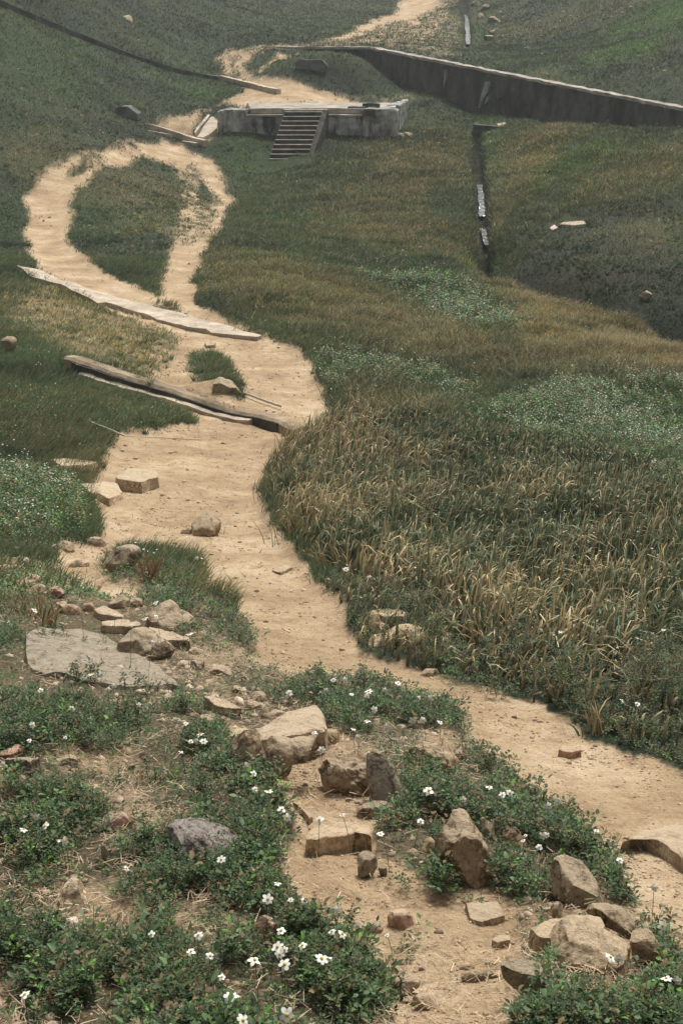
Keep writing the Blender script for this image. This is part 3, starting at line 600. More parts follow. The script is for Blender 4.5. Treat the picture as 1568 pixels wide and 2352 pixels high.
child_to(bevel_poly('landing', [(top_l - .1, YF - .16), (top_r + .25, YF - .16), (top_r + .2, YF + .3), (top_l - .1, YF + .3)], ZT - .24, ZT + .012, CONC_TOP, .02), PR)

# ---- long kerb in the path
kr = kerbW.copy(); kr[:, 2] = hgt(kr[:, 0], kr[:, 1] - .25)
kz = np.array([float(hgt(x, y - .35)) for x, y, _ in kr]); _t = np.linspace(0, 1, len(kr)); kr[:, 2] = np.polyval(np.polyfit(_t, kz, 3), _t)
kr[:, 1] = np.convolve(np.pad(kr[:, 1], 3, 'reflect', reflect_type='odd'), np.ones(7) / 7, 'valid')
KR = croot('drain_kerb', kr[len(kr) // 2]); tag(KR, 'long half-buried concrete kerb slanting across the near path, dark on its front face', 'kerb')
def kp(t, c): 
    h = .20 - .13 * t; return [(-.10, c[2] - .2), (.16, c[2] - .2), (.16, c[2] + h - .03), (.10, c[2] + h), (-.04, c[2] + h), (-.09, c[2] + h - .035)]
child_to(sweep('kerb_beam', kr, kp, KERB, None, .10, .008, 2), KR)
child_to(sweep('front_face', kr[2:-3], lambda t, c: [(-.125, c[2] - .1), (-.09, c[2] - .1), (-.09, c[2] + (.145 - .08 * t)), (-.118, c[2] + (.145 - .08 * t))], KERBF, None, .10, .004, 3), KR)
child_to(sweep('bottom_lip', kr[4:-8], lambda t, c: [(-.20, c[2] - .1), (-.126, c[2] - .1), (-.126, c[2] + .055), (-.21, c[2] + .045)], CONC_PALE, None, .12, .012, 4), KR)

# ---- flat slab strip and other concrete pieces traced on the land
def flat_piece(name, uv, lift, thick, m, label, cat, group=None, jit=.012, seed=0):
    P = np.array([hit(u, v, lift * .6) for u, v in dens(uv, True, 14)]); c = P.mean(0); A = np.c_[P[:, 0] - c[0], P[:, 1] - c[1], np.ones(len(P))]
    co = np.linalg.lstsq(A, P[:, 2], rcond=None)[0]; r = np.random.default_rng(seed)
    z = hgt(P[:, 0], P[:, 1]); z = np.convolve(np.r_[z[-2:], z, z[:2]], np.ones(5) / 5, 'valid') + lift * .8
    bm = bmesh.new(); hi = [bm.verts.new((p[0] + r.uniform(-jit, jit), p[1] + r.uniform(-jit, jit), q + EYE)) for p, q in zip(P, z)]
    f = bm.faces.new(hi); ret = bmesh.ops.extrude_face_region(bm, geom=[f]); vs = [g for g in ret['geom'] if isinstance(g, bmesh.types.BMVert)]
    for v_ in vs: v_.co.z -= thick
    bmesh.ops.recalc_face_normals(bm, faces=bm.faces); bmesh.ops.triangulate(bm, faces=[f_ for f_ in bm.faces if len(f_.verts) > 4])
    me = bpy.data.meshes.new(name); bm.to_mesh(me); bm.free(); me.materials.append(m); o = bpy.data.objects.new(name, me); COL.objects.link(o); recentre(o); return tag(o, label, cat, group)
flat_piece('slab_strip', [(38,610),(90,622),(140,641),(200,662),(262,682),(345,703),(400,716),(460,734),(530,752),(600,771),(590,776),(500,766),(430,752),(345,728),(260,700),(225,697),(205,684),(140,655),(85,640)], .085, .4, CONC_PALE,
           'long flat pale concrete slab strip crossing the path below the grassy loop', 'slab')
flat_piece('ramp_slab', [(452,320),(468,322),(498,300),(500,259),(488,258)], .14, .4, CONC_PALE, 'pale sloping concrete slab against the left end of the platform', 'slab')
flat_piece('gutter_piece', [(446,308),(450,312),(478,268),(484,252),(478,256)], .16, .3, CONC_PALE, 'narrow strip of broken gutter just left of the sloping slab', 'gutter')
def thin_kerb(uv, h, w, m, label, name='kerb', cat='kerb', step=.3):
    P = wpoly(uv, False, 12); z = hgt(P[:, 0], P[:, 1] - .1); z = np.convolve(np.pad(z, 3, 'edge'), np.ones(7) / 7, 'valid'); P[:, 2] = z
    o = sweep(name, P, lambda t, c: [(-w / 2, c[2] - .4), (w / 2, c[2] - .4), (w / 2, c[2] + h), (-w / 2, c[2] + h)], m, None, step, .012, abs(int(uv[0][0]))); recentre(o); return tag(o, label, cat)
thin_kerb([(334,292),(380,306),(430,322),(472,336)], .22, .2, CONC_PALE, 'thin concrete kerb above the grassy loop, upper of the two side by side')
thin_kerb([(340,300),(380,312),(395,317)], .10, .14, CONC_PALE, 'short pale kerb piece just below the thin kerb above the grassy loop')
thin_kerb([(418,325),(440,331),(452,335)], .10, .14, CONC_PALE, 'shorter pale kerb end lying at the right foot of the thin kerb')
thin_kerb([(508,181),(545,190),(590,202),(640,215)], .20, .25, CONC_PALE, 'pale kerb crossing the sandy trail behind the platform')
dk = thin_kerb([(-60,-18),(0,8),(80,42),(160,75),(260,115),(360,150),(420,168),(505,181)], .14, .34, CONC_WALL, 'dark mossy concrete drain running diagonally down the left hillside', 'hillside_drain', 'drain', .6)
def small_block(uv, Y, depth, m, label, name='concrete_block', cat='block', lift=0):
    P = [(ray(u, v)[0] * Y, ray(u, v)[1] * Y) for u, v in uv]; bm = bmesh.new()
    fr = [bm.verts.new((x, Y, z + EYE)) for x, z in P]; f = bm.faces.new(fr); ret = bmesh.ops.extrude_face_region(bm, geom=[f])
    for g in ret['geom']:
        if isinstance(g, bmesh.types.BMVert): g.co.y += depth; g.co.x += depth * .15
    bmesh.ops.recalc_face_normals(bm, faces=bm.faces); bmesh.ops.bevel(bm, geom=list(bm.edges), offset=.02, segments=1, affect='EDGES', clamp_overlap=True)
    me = bpy.data.meshes.new(name); bm.to_mesh(me); bm.free(); me.materials.append(m); o = bpy.data.objects.new(name, me); COL.objects.link(o); recentre(o); return tag(o, label, cat)
GREYW = conc_mat('grey_rendered_wall', (.17, .17, .155), (.09, .09, .085), .4, False)
hb = hit(290, 268); small_block([(264,272),(264,247),(276,243),(292,243),(316,260),(316,276)], hb[1], .6, GREYW, 'small dark grey concrete block half buried at the foot of the left hillside')
hb = hit(1125, 300); small_block([(1086,310),(1086,284),(1100,286),(1160,291),(1160,298),(1128,300),(1122,318),(1094,318)], 60.6, .5, CONC_WALL, 'dark concrete weir block at the head of the narrow ditch')
small_block([(680,160),(677,142),(690,133),(704,136),(740,136),(752,150),(748,168),(735,172),(725,182),(700,176)], 71.2 - .9, .25, GREYW, 'broken grey concrete wall remnant set in the earth mound', 'wall_remnant', 'wall')
small_block([(0,812),(0,780),(18,779),(27,786),(26,800),(14,815)], hit(10, 812)[1], .25, KERB, 'pale topped concrete block at the left edge beside the yellowed turf', 'concrete_block')

# ------------------------------------------------------------------ rocks, each traced from its own outline and given depth
from mathutils import noise as mn
def ico(sub):
    bm = bmesh.new(); bmesh.ops.create_icosphere(bm, subdivisions=sub, radius=1); V = np.array([v.co[:] for v in bm.verts]); Fc = np.array([[v.index for v in f.verts] for f in bm.faces]); bm.free(); return V, Fc
ICO = {k: ico(k) for k in (2, 3, 4, 5)}
ORG = {'A': (0, 1235), 'B': (0, 1617), 'C': (0, 1970), 'D': (529, 1558), 'E': (529, 1970), 'F': (1039, 1793), 'G': (1039, 1970), 'P': (0, 0), 'R': (784, 1000), 'T': (1000, 0)}
SCL = {'P': 1.0, 'R': .5, 'T': .3626}
def DP(k, pts): o = ORG[k]; s = SCL.get(k, .3375); return [(o[0] + x * s, o[1] + y * s) for x, y in pts]
rock_uv = []
def fbm3(V, s, seed, octv=4):
    return np.array([mn.fractal(Vector((p[0] * s + seed * 7.7, p[1] * s, p[2] * s)), 1.0, 2.0, octv) for p in V])
def boulder(name, k, pts, m, label, depth=.8, tint=(1, 1, 1), bury=.25, rough=1.0, cat='rock', group=None, lean=.25, facets=14, box=.75, seed=None):
    uv = DP(k, pts); U = np.array(uv); seed = seed if seed is not None else int(abs(U[:, 0].sum() * 7 + U[:, 1].sum() * 13)) % 99991; r = np.random.default_rng(seed)
    vb = U[:, 1].max(); ub = U[U[:, 1] > vb - 4, 0].mean(); b = hit(ub, vb - 1); Yb = b[1]
    c0 = U.mean(0); c0[1] = (U[:, 1].min() + U[:, 1].max()) / 2
    wpx = np.ptp(U[:, 0]); hpx = np.ptp(U[:, 1]); size = wpx / F * Yb; dep = depth * min(size, 2.2 * hpx / F * Yb) * .5; Yc = Yb + dep * .8
    X = np.array([ray(u, v) for u, v in uv]) * Yc; cx, cz = np.array(ray(*c0)) * Yc
    th = np.arctan2(X[:, 1] - cz, X[:, 0] - cx); rr = np.hypot(X[:, 0] - cx, X[:, 1] - cz); o = np.argsort(th); th, rr = th[o], rr[o]
    th = np.r_[th - 2 * np.pi, th, th + 2 * np.pi]; rr = np.r_[rr, rr, rr]
    V, Fc = ICO[5 if wpx > 110 else 4 if wpx > 34 else 3]; V = V.copy(); q = np.arctan2(V[:, 2], V[:, 0]); rho = np.hypot(V[:, 0], V[:, 2])
    R = np.interp(q, th, rr); g = rho ** box * R
    P = np.stack([g * np.cos(q), np.sign(V[:, 1]) * np.abs(V[:, 1]) ** .8 * dep, g * np.sin(q)], 1)
    P[:, 0] *= 1 + np.clip(-P[:, 2] / (abs(P[:, 2].min()) + 1e-9), 0, 1) * .30 * (wpx > 30); P[:, 2] = np.where(P[:, 2] < 0, P[:, 2] * (1 + bury + .75 * (wpx > 30)), P[:, 2]); hz = P[:, 2].max()
    P[:, 1] += lean * P[:, 2]                     # leaning back so the upper faces see the sky
    for _ in range(facets):
        nn = r.normal(size=3); nn[1] = -abs(nn[1]) if r.random() < .6 else nn[1]; nn[2] *= .8; nn /= np.linalg.norm(nn); s = P @ nn; d = s.max() * r.uniform(.58, .88) ; ex = np.maximum(s - d, 0); P -= nn * (ex * .97)[:, None]
    # put the silhouette width / height back after the cuts
    sx = (X[:, 0].max() - X[:, 0].min()) / max(np.ptp(P[:, 0]), 1e-6); sx = min(sx, 1.35)
    P[:, 0] *= sx; P[:, 0] += (X[:, 0].max() + X[:, 0].min()) / 2 - cx - (P[:, 0].max() + P[:, 0].min()) / 2
    P[:, 2] += (X[:, 1].max() - cz) - P[:, 2].max()
    sc = 1.0 / max(size, 1e-3); L = size
    dn = fbm3(P / L, 2.2, seed % 97, 4) * .045 * L * rough + fbm3(P / L, 9, seed % 89, 3) * .014 * L * rough
    nrm = P / (np.linalg.norm(P, axis=1)[:, None] + 1e-9); P = P + nrm * dn[:, None]
    W_ = P + np.array([cx, Yc, cz]); o_ = mesh_np(name, Z(W_), Fc, RM[m], smooth_=True); o_.data.set_sharp_from_angle(angle=.42); recentre(o_); tag(o_, label, cat, group); o_.color = (*tint, 1)
    rock_uv.append((cx, Yc, size, wpx)); return o_
def slabrock(name, k, pts, m, label, lift=.05, thick=.1, tint=(1, 1, 1), rough=1.0, cat='rock', group=None, dome=.0):
    """a rock whose top face is traced; the sides drop from it"""
    uv = dens(DP(k, pts), True, 6); U = np.array(uv); seed = abs(int(U[:, 0].sum() + U[:, 1].sum() * 3)) % 9973; r = np.random.default_rng(seed)
    P = np.array([hit(u, v, lift) for u, v in uv]); c = P.mean(0); A = np.c_[P[:, 0] - c[0], P[:, 1] - c[1], np.ones(len(P))]; co = np.linalg.lstsq(A, P[:, 2], rcond=None)[0]; co[:2] = np.clip(co[:2], -.45, .45)
    n = len(P); size = max(np.ptp(P[:, 0]), np.ptp(P[:, 1])); V = []
    an = np.linspace(0, 2 * np.pi, n, endpoint=False); jr = 1 + .03 * rough * (fbm(np.cos(an) * 4 + seed, np.sin(an) * 4, 3, 3) - .5) * 2
    rings = [(.12, 0), (.35, 0), (.6, 0), (.8, 0), (.93, -.004), (1.0, -.03), (1.03, -.25), (1.06, -.6), (1.08, -1.0)]
    for f_, dz in rings:
        for i in range(n):
            x, y = c[0] + (P[i, 0] - c[0]) * f_ * jr[i], c[1] + (P[i, 1] - c[1]) * f_ * jr[i]
            z = co[0] * (x - c[0]) + co[1] * (y - c[1]) + co[2] + dome * size * (1 - min(f_, 1) ** 2) + dz * thick
            V.append((x, y, z))
    V = np.array(V); V[:, 2] += (fbm3(V / size, 3, seed % 31, 4) * .02 + fbm3(V / size, 12, seed % 37, 3) * .008) * size * rough
    V = np.vstack([V, [c[0], c[1], co[2] + dome * size]]); Fc = []
    for a in range(len(rings) - 1):
        for i in range(n):
            j = (i + 1) % n; Fc += [(a * n + i, (a + 1) * n + i, (a + 1) * n + j), (a * n + i, (a + 1) * n + j, a * n + j)]
    Fc += [(len(V) - 1, i, (i + 1) % n) for i in range(n)]
    Fc = np.array(Fc)
    ar = ((P[:, 0] * np.roll(P[:, 1], -1)) - (np.roll(P[:, 0], -1) * P[:, 1])).sum()
    if ar < 0: Fc = Fc[:, ::-1]
    o_ = mesh_np(name, Z(V), Fc, RM[m], smooth_=True); o_.data.set_sharp_from_angle(angle=.45); recentre(o_); tag(o_, label, cat, group); o_.color = (*tint, 1)
    rock_uv.append((c[0], c[1], size, np.ptp(U[:, 0]))); return o_
B_, S_ = boulder, slabrock
# --- near left
B_('rock','A',[(700,215),(780,85),(830,60),(940,75),(955,180),(880,205),(820,200),(790,240),(720,240)],'grey','grey stone leaning beside the reddish grass tuft on the left of the path',tint=(1.15,1.1,1))
B_('rock','A',[(585,15),(640,0),(700,40),(722,62),(650,72),(600,45)],'tan','small tan stone at the upper end of the reddish side trail')
B_('brick','A',[(125,275),(180,258),(270,266),(296,290),(290,318),(200,320),(140,312)],'pink','rounded old brick lying in the weeds at the left edge, topmost of three reddish lumps',cat='brick',tint=(1.1,1.1,1))
B_('rock','A',[(170,350),(190,330),(290,325),(320,360),(300,390),(180,390)],'pink','pinkish lump just under the rounded brick at the left edge')
B_('rock','A',[(312,400),(325,365),(370,340),(412,345),(440,375),(435,412),(380,418)],'pink','rounded reddish stone behind an arching dry leaf at the left',tint=(.85,.75,.7))
B_('rock','A',[(-30,200),(10,188),(50,190),(75,220),(60,242),(-30,245)],'tan','tan stone cut by the left edge above the rounded brick',tint=(1,.9,.85))
S_('slab','A',[(270,605),(360,610),(540,618),(700,632),(760,672),(850,730),(960,800),(1090,885),(1180,960),(1240,1000),(1060,1000),(760,990),(500,930),(250,890),(190,850),(180,760),(190,680)],'slab','large flat slab of gritty grey concrete lying among the flowers left of the path',lift=.028,thick=.14,rough=.9,cat='slab')
B_('rock','A',[(800,690),(900,655),(1010,655),(1080,705),(1185,765),(1180,800),(1120,850),(1020,845),(940,795),(860,740)],'dark','brown wedge of rock with a pale top edge, right behind the gritty slab',tint=(2.0,1.9,1.7),lean=.5)
B_('rock','A',[(990,540),(1030,490),(1065,458),(1110,465),(1240,530),(1340,575),(1300,605),(1200,640),(1130,605),(1040,585)],'dark','low wedge-shaped rock with a bright pale upper edge beside the path weeds',tint=(2.1,1.9,1.6),lean=.4)
S_('rock','A',[(640,480),(700,462),(780,490),(840,525),(830,540),(760,535),(660,505)],'pale','narrow pale stone at the lower end of the reddish side trail',lift=.04,tint=(.9,.8,.75))
S_('rock','A',[(690,560),(800,555),(950,570),(960,592),(880,600),(700,600)],'tan','long low tan stone behind the gritty slab, below the narrow pale stone',lift=.04,tint=(1.2,1.15,1.1))
S_('rock','A',[(1010,610),(1080,615),(1160,640),(1290,680),(1290,700),(1180,690),(1130,700),(1040,650)],'tan','thin tan ledge of rock between the two pale-edged wedges',lift=.05,tint=(1.1,1.1,1.05))
B_('rock','A',[(1030,370),(1070,335),(1130,340),(1200,370),(1190,400),(1100,420),(1040,410)],'grey','mossy grey brown stone in the weeds just below the reddish grass tuft',tint=(.9,.85,.7))
B_('rock','A',[(635,345),(650,320),(690,320),(695,345)],'pink','small pale pink stone on the reddish side trail',tint=(1.4,1.3,1.25))
B_('rock','A',[(1280,850),(1340,843),(1390,860),(1370,900),(1290,890)],'grey','small grey stone in the grass right of the gritty slab',tint=(.9,.88,.75))
B_('rock','A',[(1480,870),(1530,858),(1562,890),(1540,930),(1490,912)],'grey','small dull stone in the leaves nearest the path, right of the gritty slab',tint=(.8,.75,.65))
S_('rock','A',[(1385,1075),(1440,1072),(1560,1112),(1640,1160),(1600,1170),(1480,1132),(1400,1100)],'tan','long flat tan stone between the gritty slab and the big wedge boulder',lift=.04,tint=(1.15,1.15,1.1))
B_('rock','A',[(390,470),(450,455),(520,470),(560,500),(540,530),(440,530),(380,505)],'tan','lumpy tan stone behind the gritty slab near the arching dry leaf',tint=(1.1,.95,.85))
B_('rock','A',[(560,455),(600,445),(640,480),(630,505),(580,505)],'tan','small rounded tan stone touching the narrow pale stone',tint=(1.1,1,.9))
# --- lower left
B_('rock','B',[(-40,352),(20,335),(60,322),(120,300),(155,300),(165,360),(100,380),(-40,375)],'pink','red flat-topped rock cut by the left edge',tint=(1.15,.8,.75))
B_('rock','B',[(20,440),(60,380),(120,372),(230,390),(268,440),(250,480),(100,500)],'dark','dark brown rock lying under the red rock at the left edge')
B_('rock','B',[(350,385),(400,368),(500,366),(560,382),(545,430),(420,440),(360,425)],'grey','low grey stone in the straw right of the red rock',tint=(.95,.88,.75))
B_('rock','B',[(825,305),(880,300),(895,335),(870,354),(830,337)],'pale','small creamy stone in the leaves below the gritty slab',tint=(.9,.78,.6))
B_('rock','B',[(865,432),(890,413),(918,438),(900,452)],'dark','tiny brown stone below the small creamy stone',tint=(1.5,1.3,1.1))
B_('rock','B',[(690,808),(760,757),(812,748),(880,800),(932,862),(865,892),(800,872),(760,835)],'pink','pinkish wedge-shaped stone above and left of the pitted grey boulder',tint=(1.1,1.1,1.08))
B_('rock','B',[(608,835),(640,808),(690,828),(706,860),(665,884),(620,864)],'grey','small grey round stone touching the pinkish wedge-shaped stone',tint=(.95,.95,.9))
B_('rock','B',[(1138,925),(1220,845),(1290,832),(1400,835),(1450,880),(1568,915),(1645,962),(1672,1010),(1650,1065),(1568,1100),(1400,1055),(1250,1022),(1150,985)],'pitted','big pitted grey and pink boulder at the lower left',rough=1.8,facets=6)
B_('rock','B',[(1090,890),(1130,858),(1200,835),(1222,846),(1160,905),(1110,905)],'dark','dark stone tucked behind the left end of the pitted boulder',tint=(1.6,1.5,1.3))
B_('rock','B',[(682,962),(712,955),(724,1060),(740,1100),(698,1090)],'grey','narrow upright grey stone below the pinkish wedge-shaped stone',tint=(1.1,1.05,.95))
B_('rock','B',[(1345,168),(1390,100),(1475,122),(1480,160),(1440,230),(1380,240)],'grey','pale capped stone overhanging brown soil left of the big wedge boulder',tint=(1.3,1.25,1.05),lean=.6)
B_('rock','C',[(418,235),(478,178),(540,178),(590,212),(612,270),(592,320),(520,350),(465,378),(425,340),(414,285)],'pale','bright creamy boulder sitting alone near the bottom left',depth=1.0,rough=1.0,tint=(1.7,1.65,1.5),facets=5,lean=.6)
B_('rock','C',[(193,288),(235,263),(292,290),(282,322),(222,327)],'tan','small ochre stone left of the creamy boulder, nearer the edge of the photo',tint=(1.15,1.1,.9))
B_('rock','C',[(268,252),(310,230),(352,242),(330,272),(290,274)],'pink','small orange-brown stone between the ochre stone and the creamy boulder',tint=(1.15,1.05,.9))
B_('rock','C',[(450,160),(520,133),(600,150),(612,192),(520,180)],'grey','flat brown-grey stone lying just behind the creamy boulder',tint=(1.05,1,.85))
B_('rock','C',[(523,112),(560,104),(572,130),(535,137)],'pink','tiny reddish stone behind the creamy boulder',tint=(1,.9,.8))
B_('rock','C',[(350,402),(400,372),(470,393),(466,432),(370,434)],'pink','dull pink stone just in front of the creamy boulder',tint=(.9,.85,.8))
B_('rock','C',[(893,132),(930,108),(956,120),(945,152),(903,152)],'tan','small tan cube of stone in straw below the pitted boulder',tint=(1.2,1.15,1.1))
B_('rock','C',[(960,1140),(1020,1098),(1180,1068),(1370,1083),(1440,1130),(1420,1220),(980,1220)],'tan','smooth tan boulder rising at the very bottom edge',tint=(1.3,1.25,1.15),facets=4,lean=.7)
qn = [[(275,455),(320,425),(350,440),(340,485),(290,480)],[(335,440),(350,418),(400,425),(430,450),(400,480),(345,480)],[(430,455),(470,432),(535,440),(520,465),(470,480)],[(330,490),(380,480),(400,520),(350,530)],[(400,490),(450,482),(460,530),(410,545)],
      [(60,560),(95,532),(160,548),(150,590),(90,600)],[(170,590),(185,553),(220,560),(240,600),(200,620)],[(180,640),(220,600),(285,605),(275,655),(200,660)],[(755,665),(800,643),(850,655),(840,685),(780,687)],[(850,660),(880,643),(905,655),(880,680)]]
ql = ['leftmost chunk of the upper heap of pale quartz','broad top chunk of the upper heap of pale quartz','pointed right-hand chunk of the upper heap of pale quartz','lower left chunk of the upper heap of pale quartz','lower right chunk of the upper heap of pale quartz',
      'pale pink chunk at the top left of the lower quartz heap','middle chunk of the lower quartz heap near the left edge','largest white chunk of the lower quartz heap near the left edge','pale pink lump in straw, left of two right of the quartz heaps','smaller pale pink lump, right of two beyond the quartz heaps']
for p, q_ in zip(qn, ql): B_('quartz_chunk','C',p,'quartz',q_,cat='stone',group='pale pink quartz chunks',rough=1.6,facets=12,lean=.6,tint=(1.45,1.4,1.4))
# --- middle heap
S_('rock','D',[(160,345),(290,275),(460,210),(590,178),(615,200),(655,295),(640,345),(500,400),(370,400),(260,420),(185,375)],'tan','broad tan wedge boulder with a flat tilted face, topmost of the middle heap',lift=.10,thick=.2,tint=(1.15,1.12,1.08),rough=1.3,dome=.02)
B_('rock','D',[(165,700),(200,580),(230,480),(268,405),(310,412),(400,440),(500,425),(570,400),(610,440),(500,500),(400,540),(350,600),(320,660),(260,700)],'tan','tall pointed brown boulder leaning below the broad tan wedge boulder',tint=(.9,.85,.78),depth=.6)
B_('rock','D',[(-20,400),(0,380),(60,355),(130,385),(245,460),(225,520),(180,620),(100,650),(-20,640)],'tan','sandy sloping rock beside the soil trail, left of the tall pointed boulder',tint=(1.1,1.05,1),depth=.6,rough=.6)
B_('rock','D',[(610,650),(640,570),(720,558),(890,562),(930,600),(985,700),(1000,780),(900,810),(800,790),(720,770),(680,710)],'tan','rugged brown boulder in the centre of the heap with dark hollows',tint=(.78,.72,.64),rough=2.2,depth=.6)
B_('rock','D',[(925,600),(975,535),(1030,528),(1100,600),(1150,680),(1198,780),(1150,835),(1040,800),(980,710)],'slab','smooth grey slab of broken concrete leaning on the rugged brown boulder',rough=.4,depth=.4,tint=(1.0,1.0,.98),facets=4,lean=.5)
B_('rock','D',[(840,925),(930,868),(1010,853),(1080,900),(1115,935),(1100,965),(1020,945),(900,955)],'grey','rounded grey-brown stone just above the brick-like block',tint=(1.2,1.1,.95))
S_('stone_block','D',[(515,1082),(540,1022),(600,1000),(700,985),(880,962),(945,1000),(955,1064),(860,1058),(760,1068),(640,1080),(590,1088)],'tan','squared sandstone block with a bright flat top, sunk in the soil trail',lift=.06,thick=.14,tint=(1.4,1.3,1.15),rough=.5,cat='stone block')
B_('rock','D',[(1195,530),(1290,460),(1420,453),(1480,500),(1560,580),(1530,640),(1400,650),(1280,670),(1220,610)],'tan','crumbly sunlit tan rock in the weeds right of the heap',tint=(1.1,1.05,.9),rough=1.8)
B_('rock','D',[(140,112),(190,100),(245,130),(252,158),(180,162)],'tan','pale tan stone, upper of two behind the broad wedge boulder',tint=(1.2,1.15,1.0))
B_('rock','D',[(98,165),(160,155),(205,190),(150,218),(98,205)],'tan','tan stone, lower of two behind the broad wedge boulder',tint=(1.0,.95,.85))
B_('rock','D',[(340,682),(400,666),(418,685),(370,702)],'pale','flat pale pebble on the soil in front of the tall pointed boulder',tint=(.8,.72,.62),rough=.5)
B_('rock','D',[(488,727),(518,714),(532,735),(505,742)],'tan','small tan pebble on the soil right of the flat pale pebble')
B_('rock','D',[(640,355),(750,368),(745,440),(690,445),(600,425)],'tan','tan rock showing through leaves under the right end of the broad wedge boulder',tint=(1.05,1,.85))
S_('rock','D',[(425,835),(475,842),(560,940),(535,958),(495,905)],'tan','narrow ledge of pale soil-stone on the left side of the trail above the block',lift=.02,tint=(1.1,1.05,.9))
B_('rock','D',[(780,835),(800,820),(830,830),(820,850)],'tan','pebble on the slope below the rugged brown boulder, left of two')
B_('rock','D',[(840,860),(870,838),(900,850),(880,872)],'tan','pebble on the slope below the rugged brown boulder, right of two')
B_('rock','D',[(1480,520),(1520,490),(1600,500),(1620,560),(1520,560)],'tan','brown earthy rock at the path edge behind the flowers',tint=(.75,.7,.6))
# --- bottom
B_('rock','E',[(150,495),(200,430),(270,416),(330,450),(326,525),(260,572),(190,585),(150,545)],'pink','dull pink rounded boulder among the leaves at the bottom',tint=(.95,.85,.8),rough=1.4)
B_('rock','E',[(1070,402),(1130,368),(1210,368),(1252,440),(1240,490),(1150,490),(1090,455)],'pink','brown stone with a flat lit top on the sandy trail near the bottom',tint=(1.0,1.0,.9))
B_('rock','E',[(870,452),(960,443),(1030,453),(1042,490),(990,525),(905,512)],'tan','half buried tan stone behind the daisies at the bottom',tint=(1.1,1.05,.95))
B_('rock','E',[(1080,890),(1130,830),(1200,833),(1295,890),(1260,945),(1150,945)],'tan','low brown stone sunk in the sand at the bottom of the trail',tint=(.95,.88,.8),rough=.6)
B_('rock','E',[(1240,985),(1330,953),(1425,1010),(1330,1048),(1270,1025)],'tan','smooth sandy hump of rock low on the trail',tint=(1.15,1.1,1),rough=.5)
B_('rock','E',[(860,0),(900,-20),(965,-5),(1000,40),(1000,85),(960,145),(900,125),(875,60)],'grey','pale grey-tan rock beside the lower trail, right of the squared block',tint=(1.2,1.12,.95))
B_('rock','E',[(1005,70),(1040,63),(1068,100),(1060,133),(1010,112)],'grey','small stone touching the pale grey-tan rock on its right',tint=(.95,.88,.75))
B_('rock','E',[(298,817),(330,800),(364,818),(340,828)],'pink','small terracotta fragment in the leaves at the bottom',tint=(1.2,.85,.75),rough=.4)
B_('rock','E',[(1398,48),(1430,23),(1482,60),(1470,82),(1408,77)],'tan','small tan stone in the leaves below the layered brown boulder, upper of two',tint=(1.1,1.05,.95))
B_('rock','E',[(1408,112),(1450,88),(1482,110),(1452,132)],'grey','small grey stone in the leaves below the layered brown boulder, lower of two')
B_('rock','E',[(1280,755),(1310,745),(1330,765),(1305,778)],'pink','reddish pebble on the sand near the bottom of the trail')
B_('rock','P',[(1003,1948),(1040,1905),(1058,1886),(1095,1905),(1117,1930),(1112,1955),(1128,1990),(1129,2012),(1100,2034),(1050,2014),(1010,1992),(1000,1972)],'tan','big layered brown boulder standing in the leaves right of the squared block',tint=(.8,.75,.64),rough=1.7,depth=.9)
B_('rock','P',[(962,1950),(972,1932),(990,1928),(1004,1948),(998,1962),(975,1966)],'pale','small creamy stone against the left side of the layered brown boulder',tint=(.8,.7,.55))
B_('rock','F',[(170,310),(215,268),(240,300),(280,380),(292,402),(240,425),(200,385)],'grey','narrow grey-brown rock just behind the layered boulder',tint=(.9,.85,.72))
B_('rock','F',[(338,392),(400,338),(440,342),(480,400),(545,482),(420,490),(360,435)],'tan','tan pointed rock in the flowers right of the layered boulder',tint=(.95,.88,.75),rough=1.5)
B_('rock','F',[(668,642),(740,588),(800,573),(880,600),(960,660),(1018,740),(1055,810),(1062,862),(960,868),(860,855),(750,805),(712,712)],'grey','large smooth grey-tan boulder above the stack of pale rocks at the lower right',tint=(1.3,1.18,.98),depth=1.0)
B_('rock','F',[(628,925),(660,880),(722,836),(757,880),(750,912),(700,930)],'tan','triangular brown stone below the large smooth boulder',tint=(.85,.8,.7))
S_('rock','F',[(528,1012),(620,940),(780,908),(930,912),(1005,940),(1035,1000),(1000,1030),(880,1040),(830,1055),(740,1075),(620,1085),(575,1070)],'pale','pale flat layered rock, topmost of the lower right pile',tint=(.98,.86,.68),lift=.055,thick=.09,rough=1.2,dome=.02)
B_('rock','G',[(920,388),(990,355),(1080,346),(1165,400),(1255,500),(1210,560),(1100,530),(1030,475)],'tan','sloping brown rock behind the pale flat rock at the lower right',tint=(.82,.78,.66))
B_('rock','G',[(1200,590),(1280,528),(1380,608),(1418,690),(1392,750),(1340,780),(1290,710),(1220,665)],'tan','brown sloping rock at the far right of the pile, beside the weeds',tint=(.88,.8,.68))
B_('rock','G',[(668,645),(720,600),(800,563),(870,553),(950,558),(975,610),(1060,640),(1150,680),(1222,795),(1120,835),(1000,830),(850,822),(760,775),(700,705)],'pale','biggest pale boulder of the lower right pile, with a daisy against it',tint=(.95,.82,.65),depth=1.0,rough=1.4,lean=.5)
B_('rock','G',[(970,562),(1010,528),(1060,548),(1155,632),(1152,685),(1060,645),(975,615)],'grey','small grey-brown rock between the two pale rocks of the pile',tint=(1.2,1.1,.9))
B_('rock','G',[(960,925),(985,850),(1010,828),(1040,872),(1110,915),(1080,945)],'pale','pale pointed stone under the biggest pale boulder',tint=(.85,.74,.6))
B_('rock','G',[(325,835),(400,772),(470,750),(540,738),(590,768),(605,830),(645,900),(640,960),(540,905),(460,875),(350,865)],'grey','olive-grey curved rock half buried in the lower trail',tint=(1.05,1,.8),depth=.5,rough=.5)
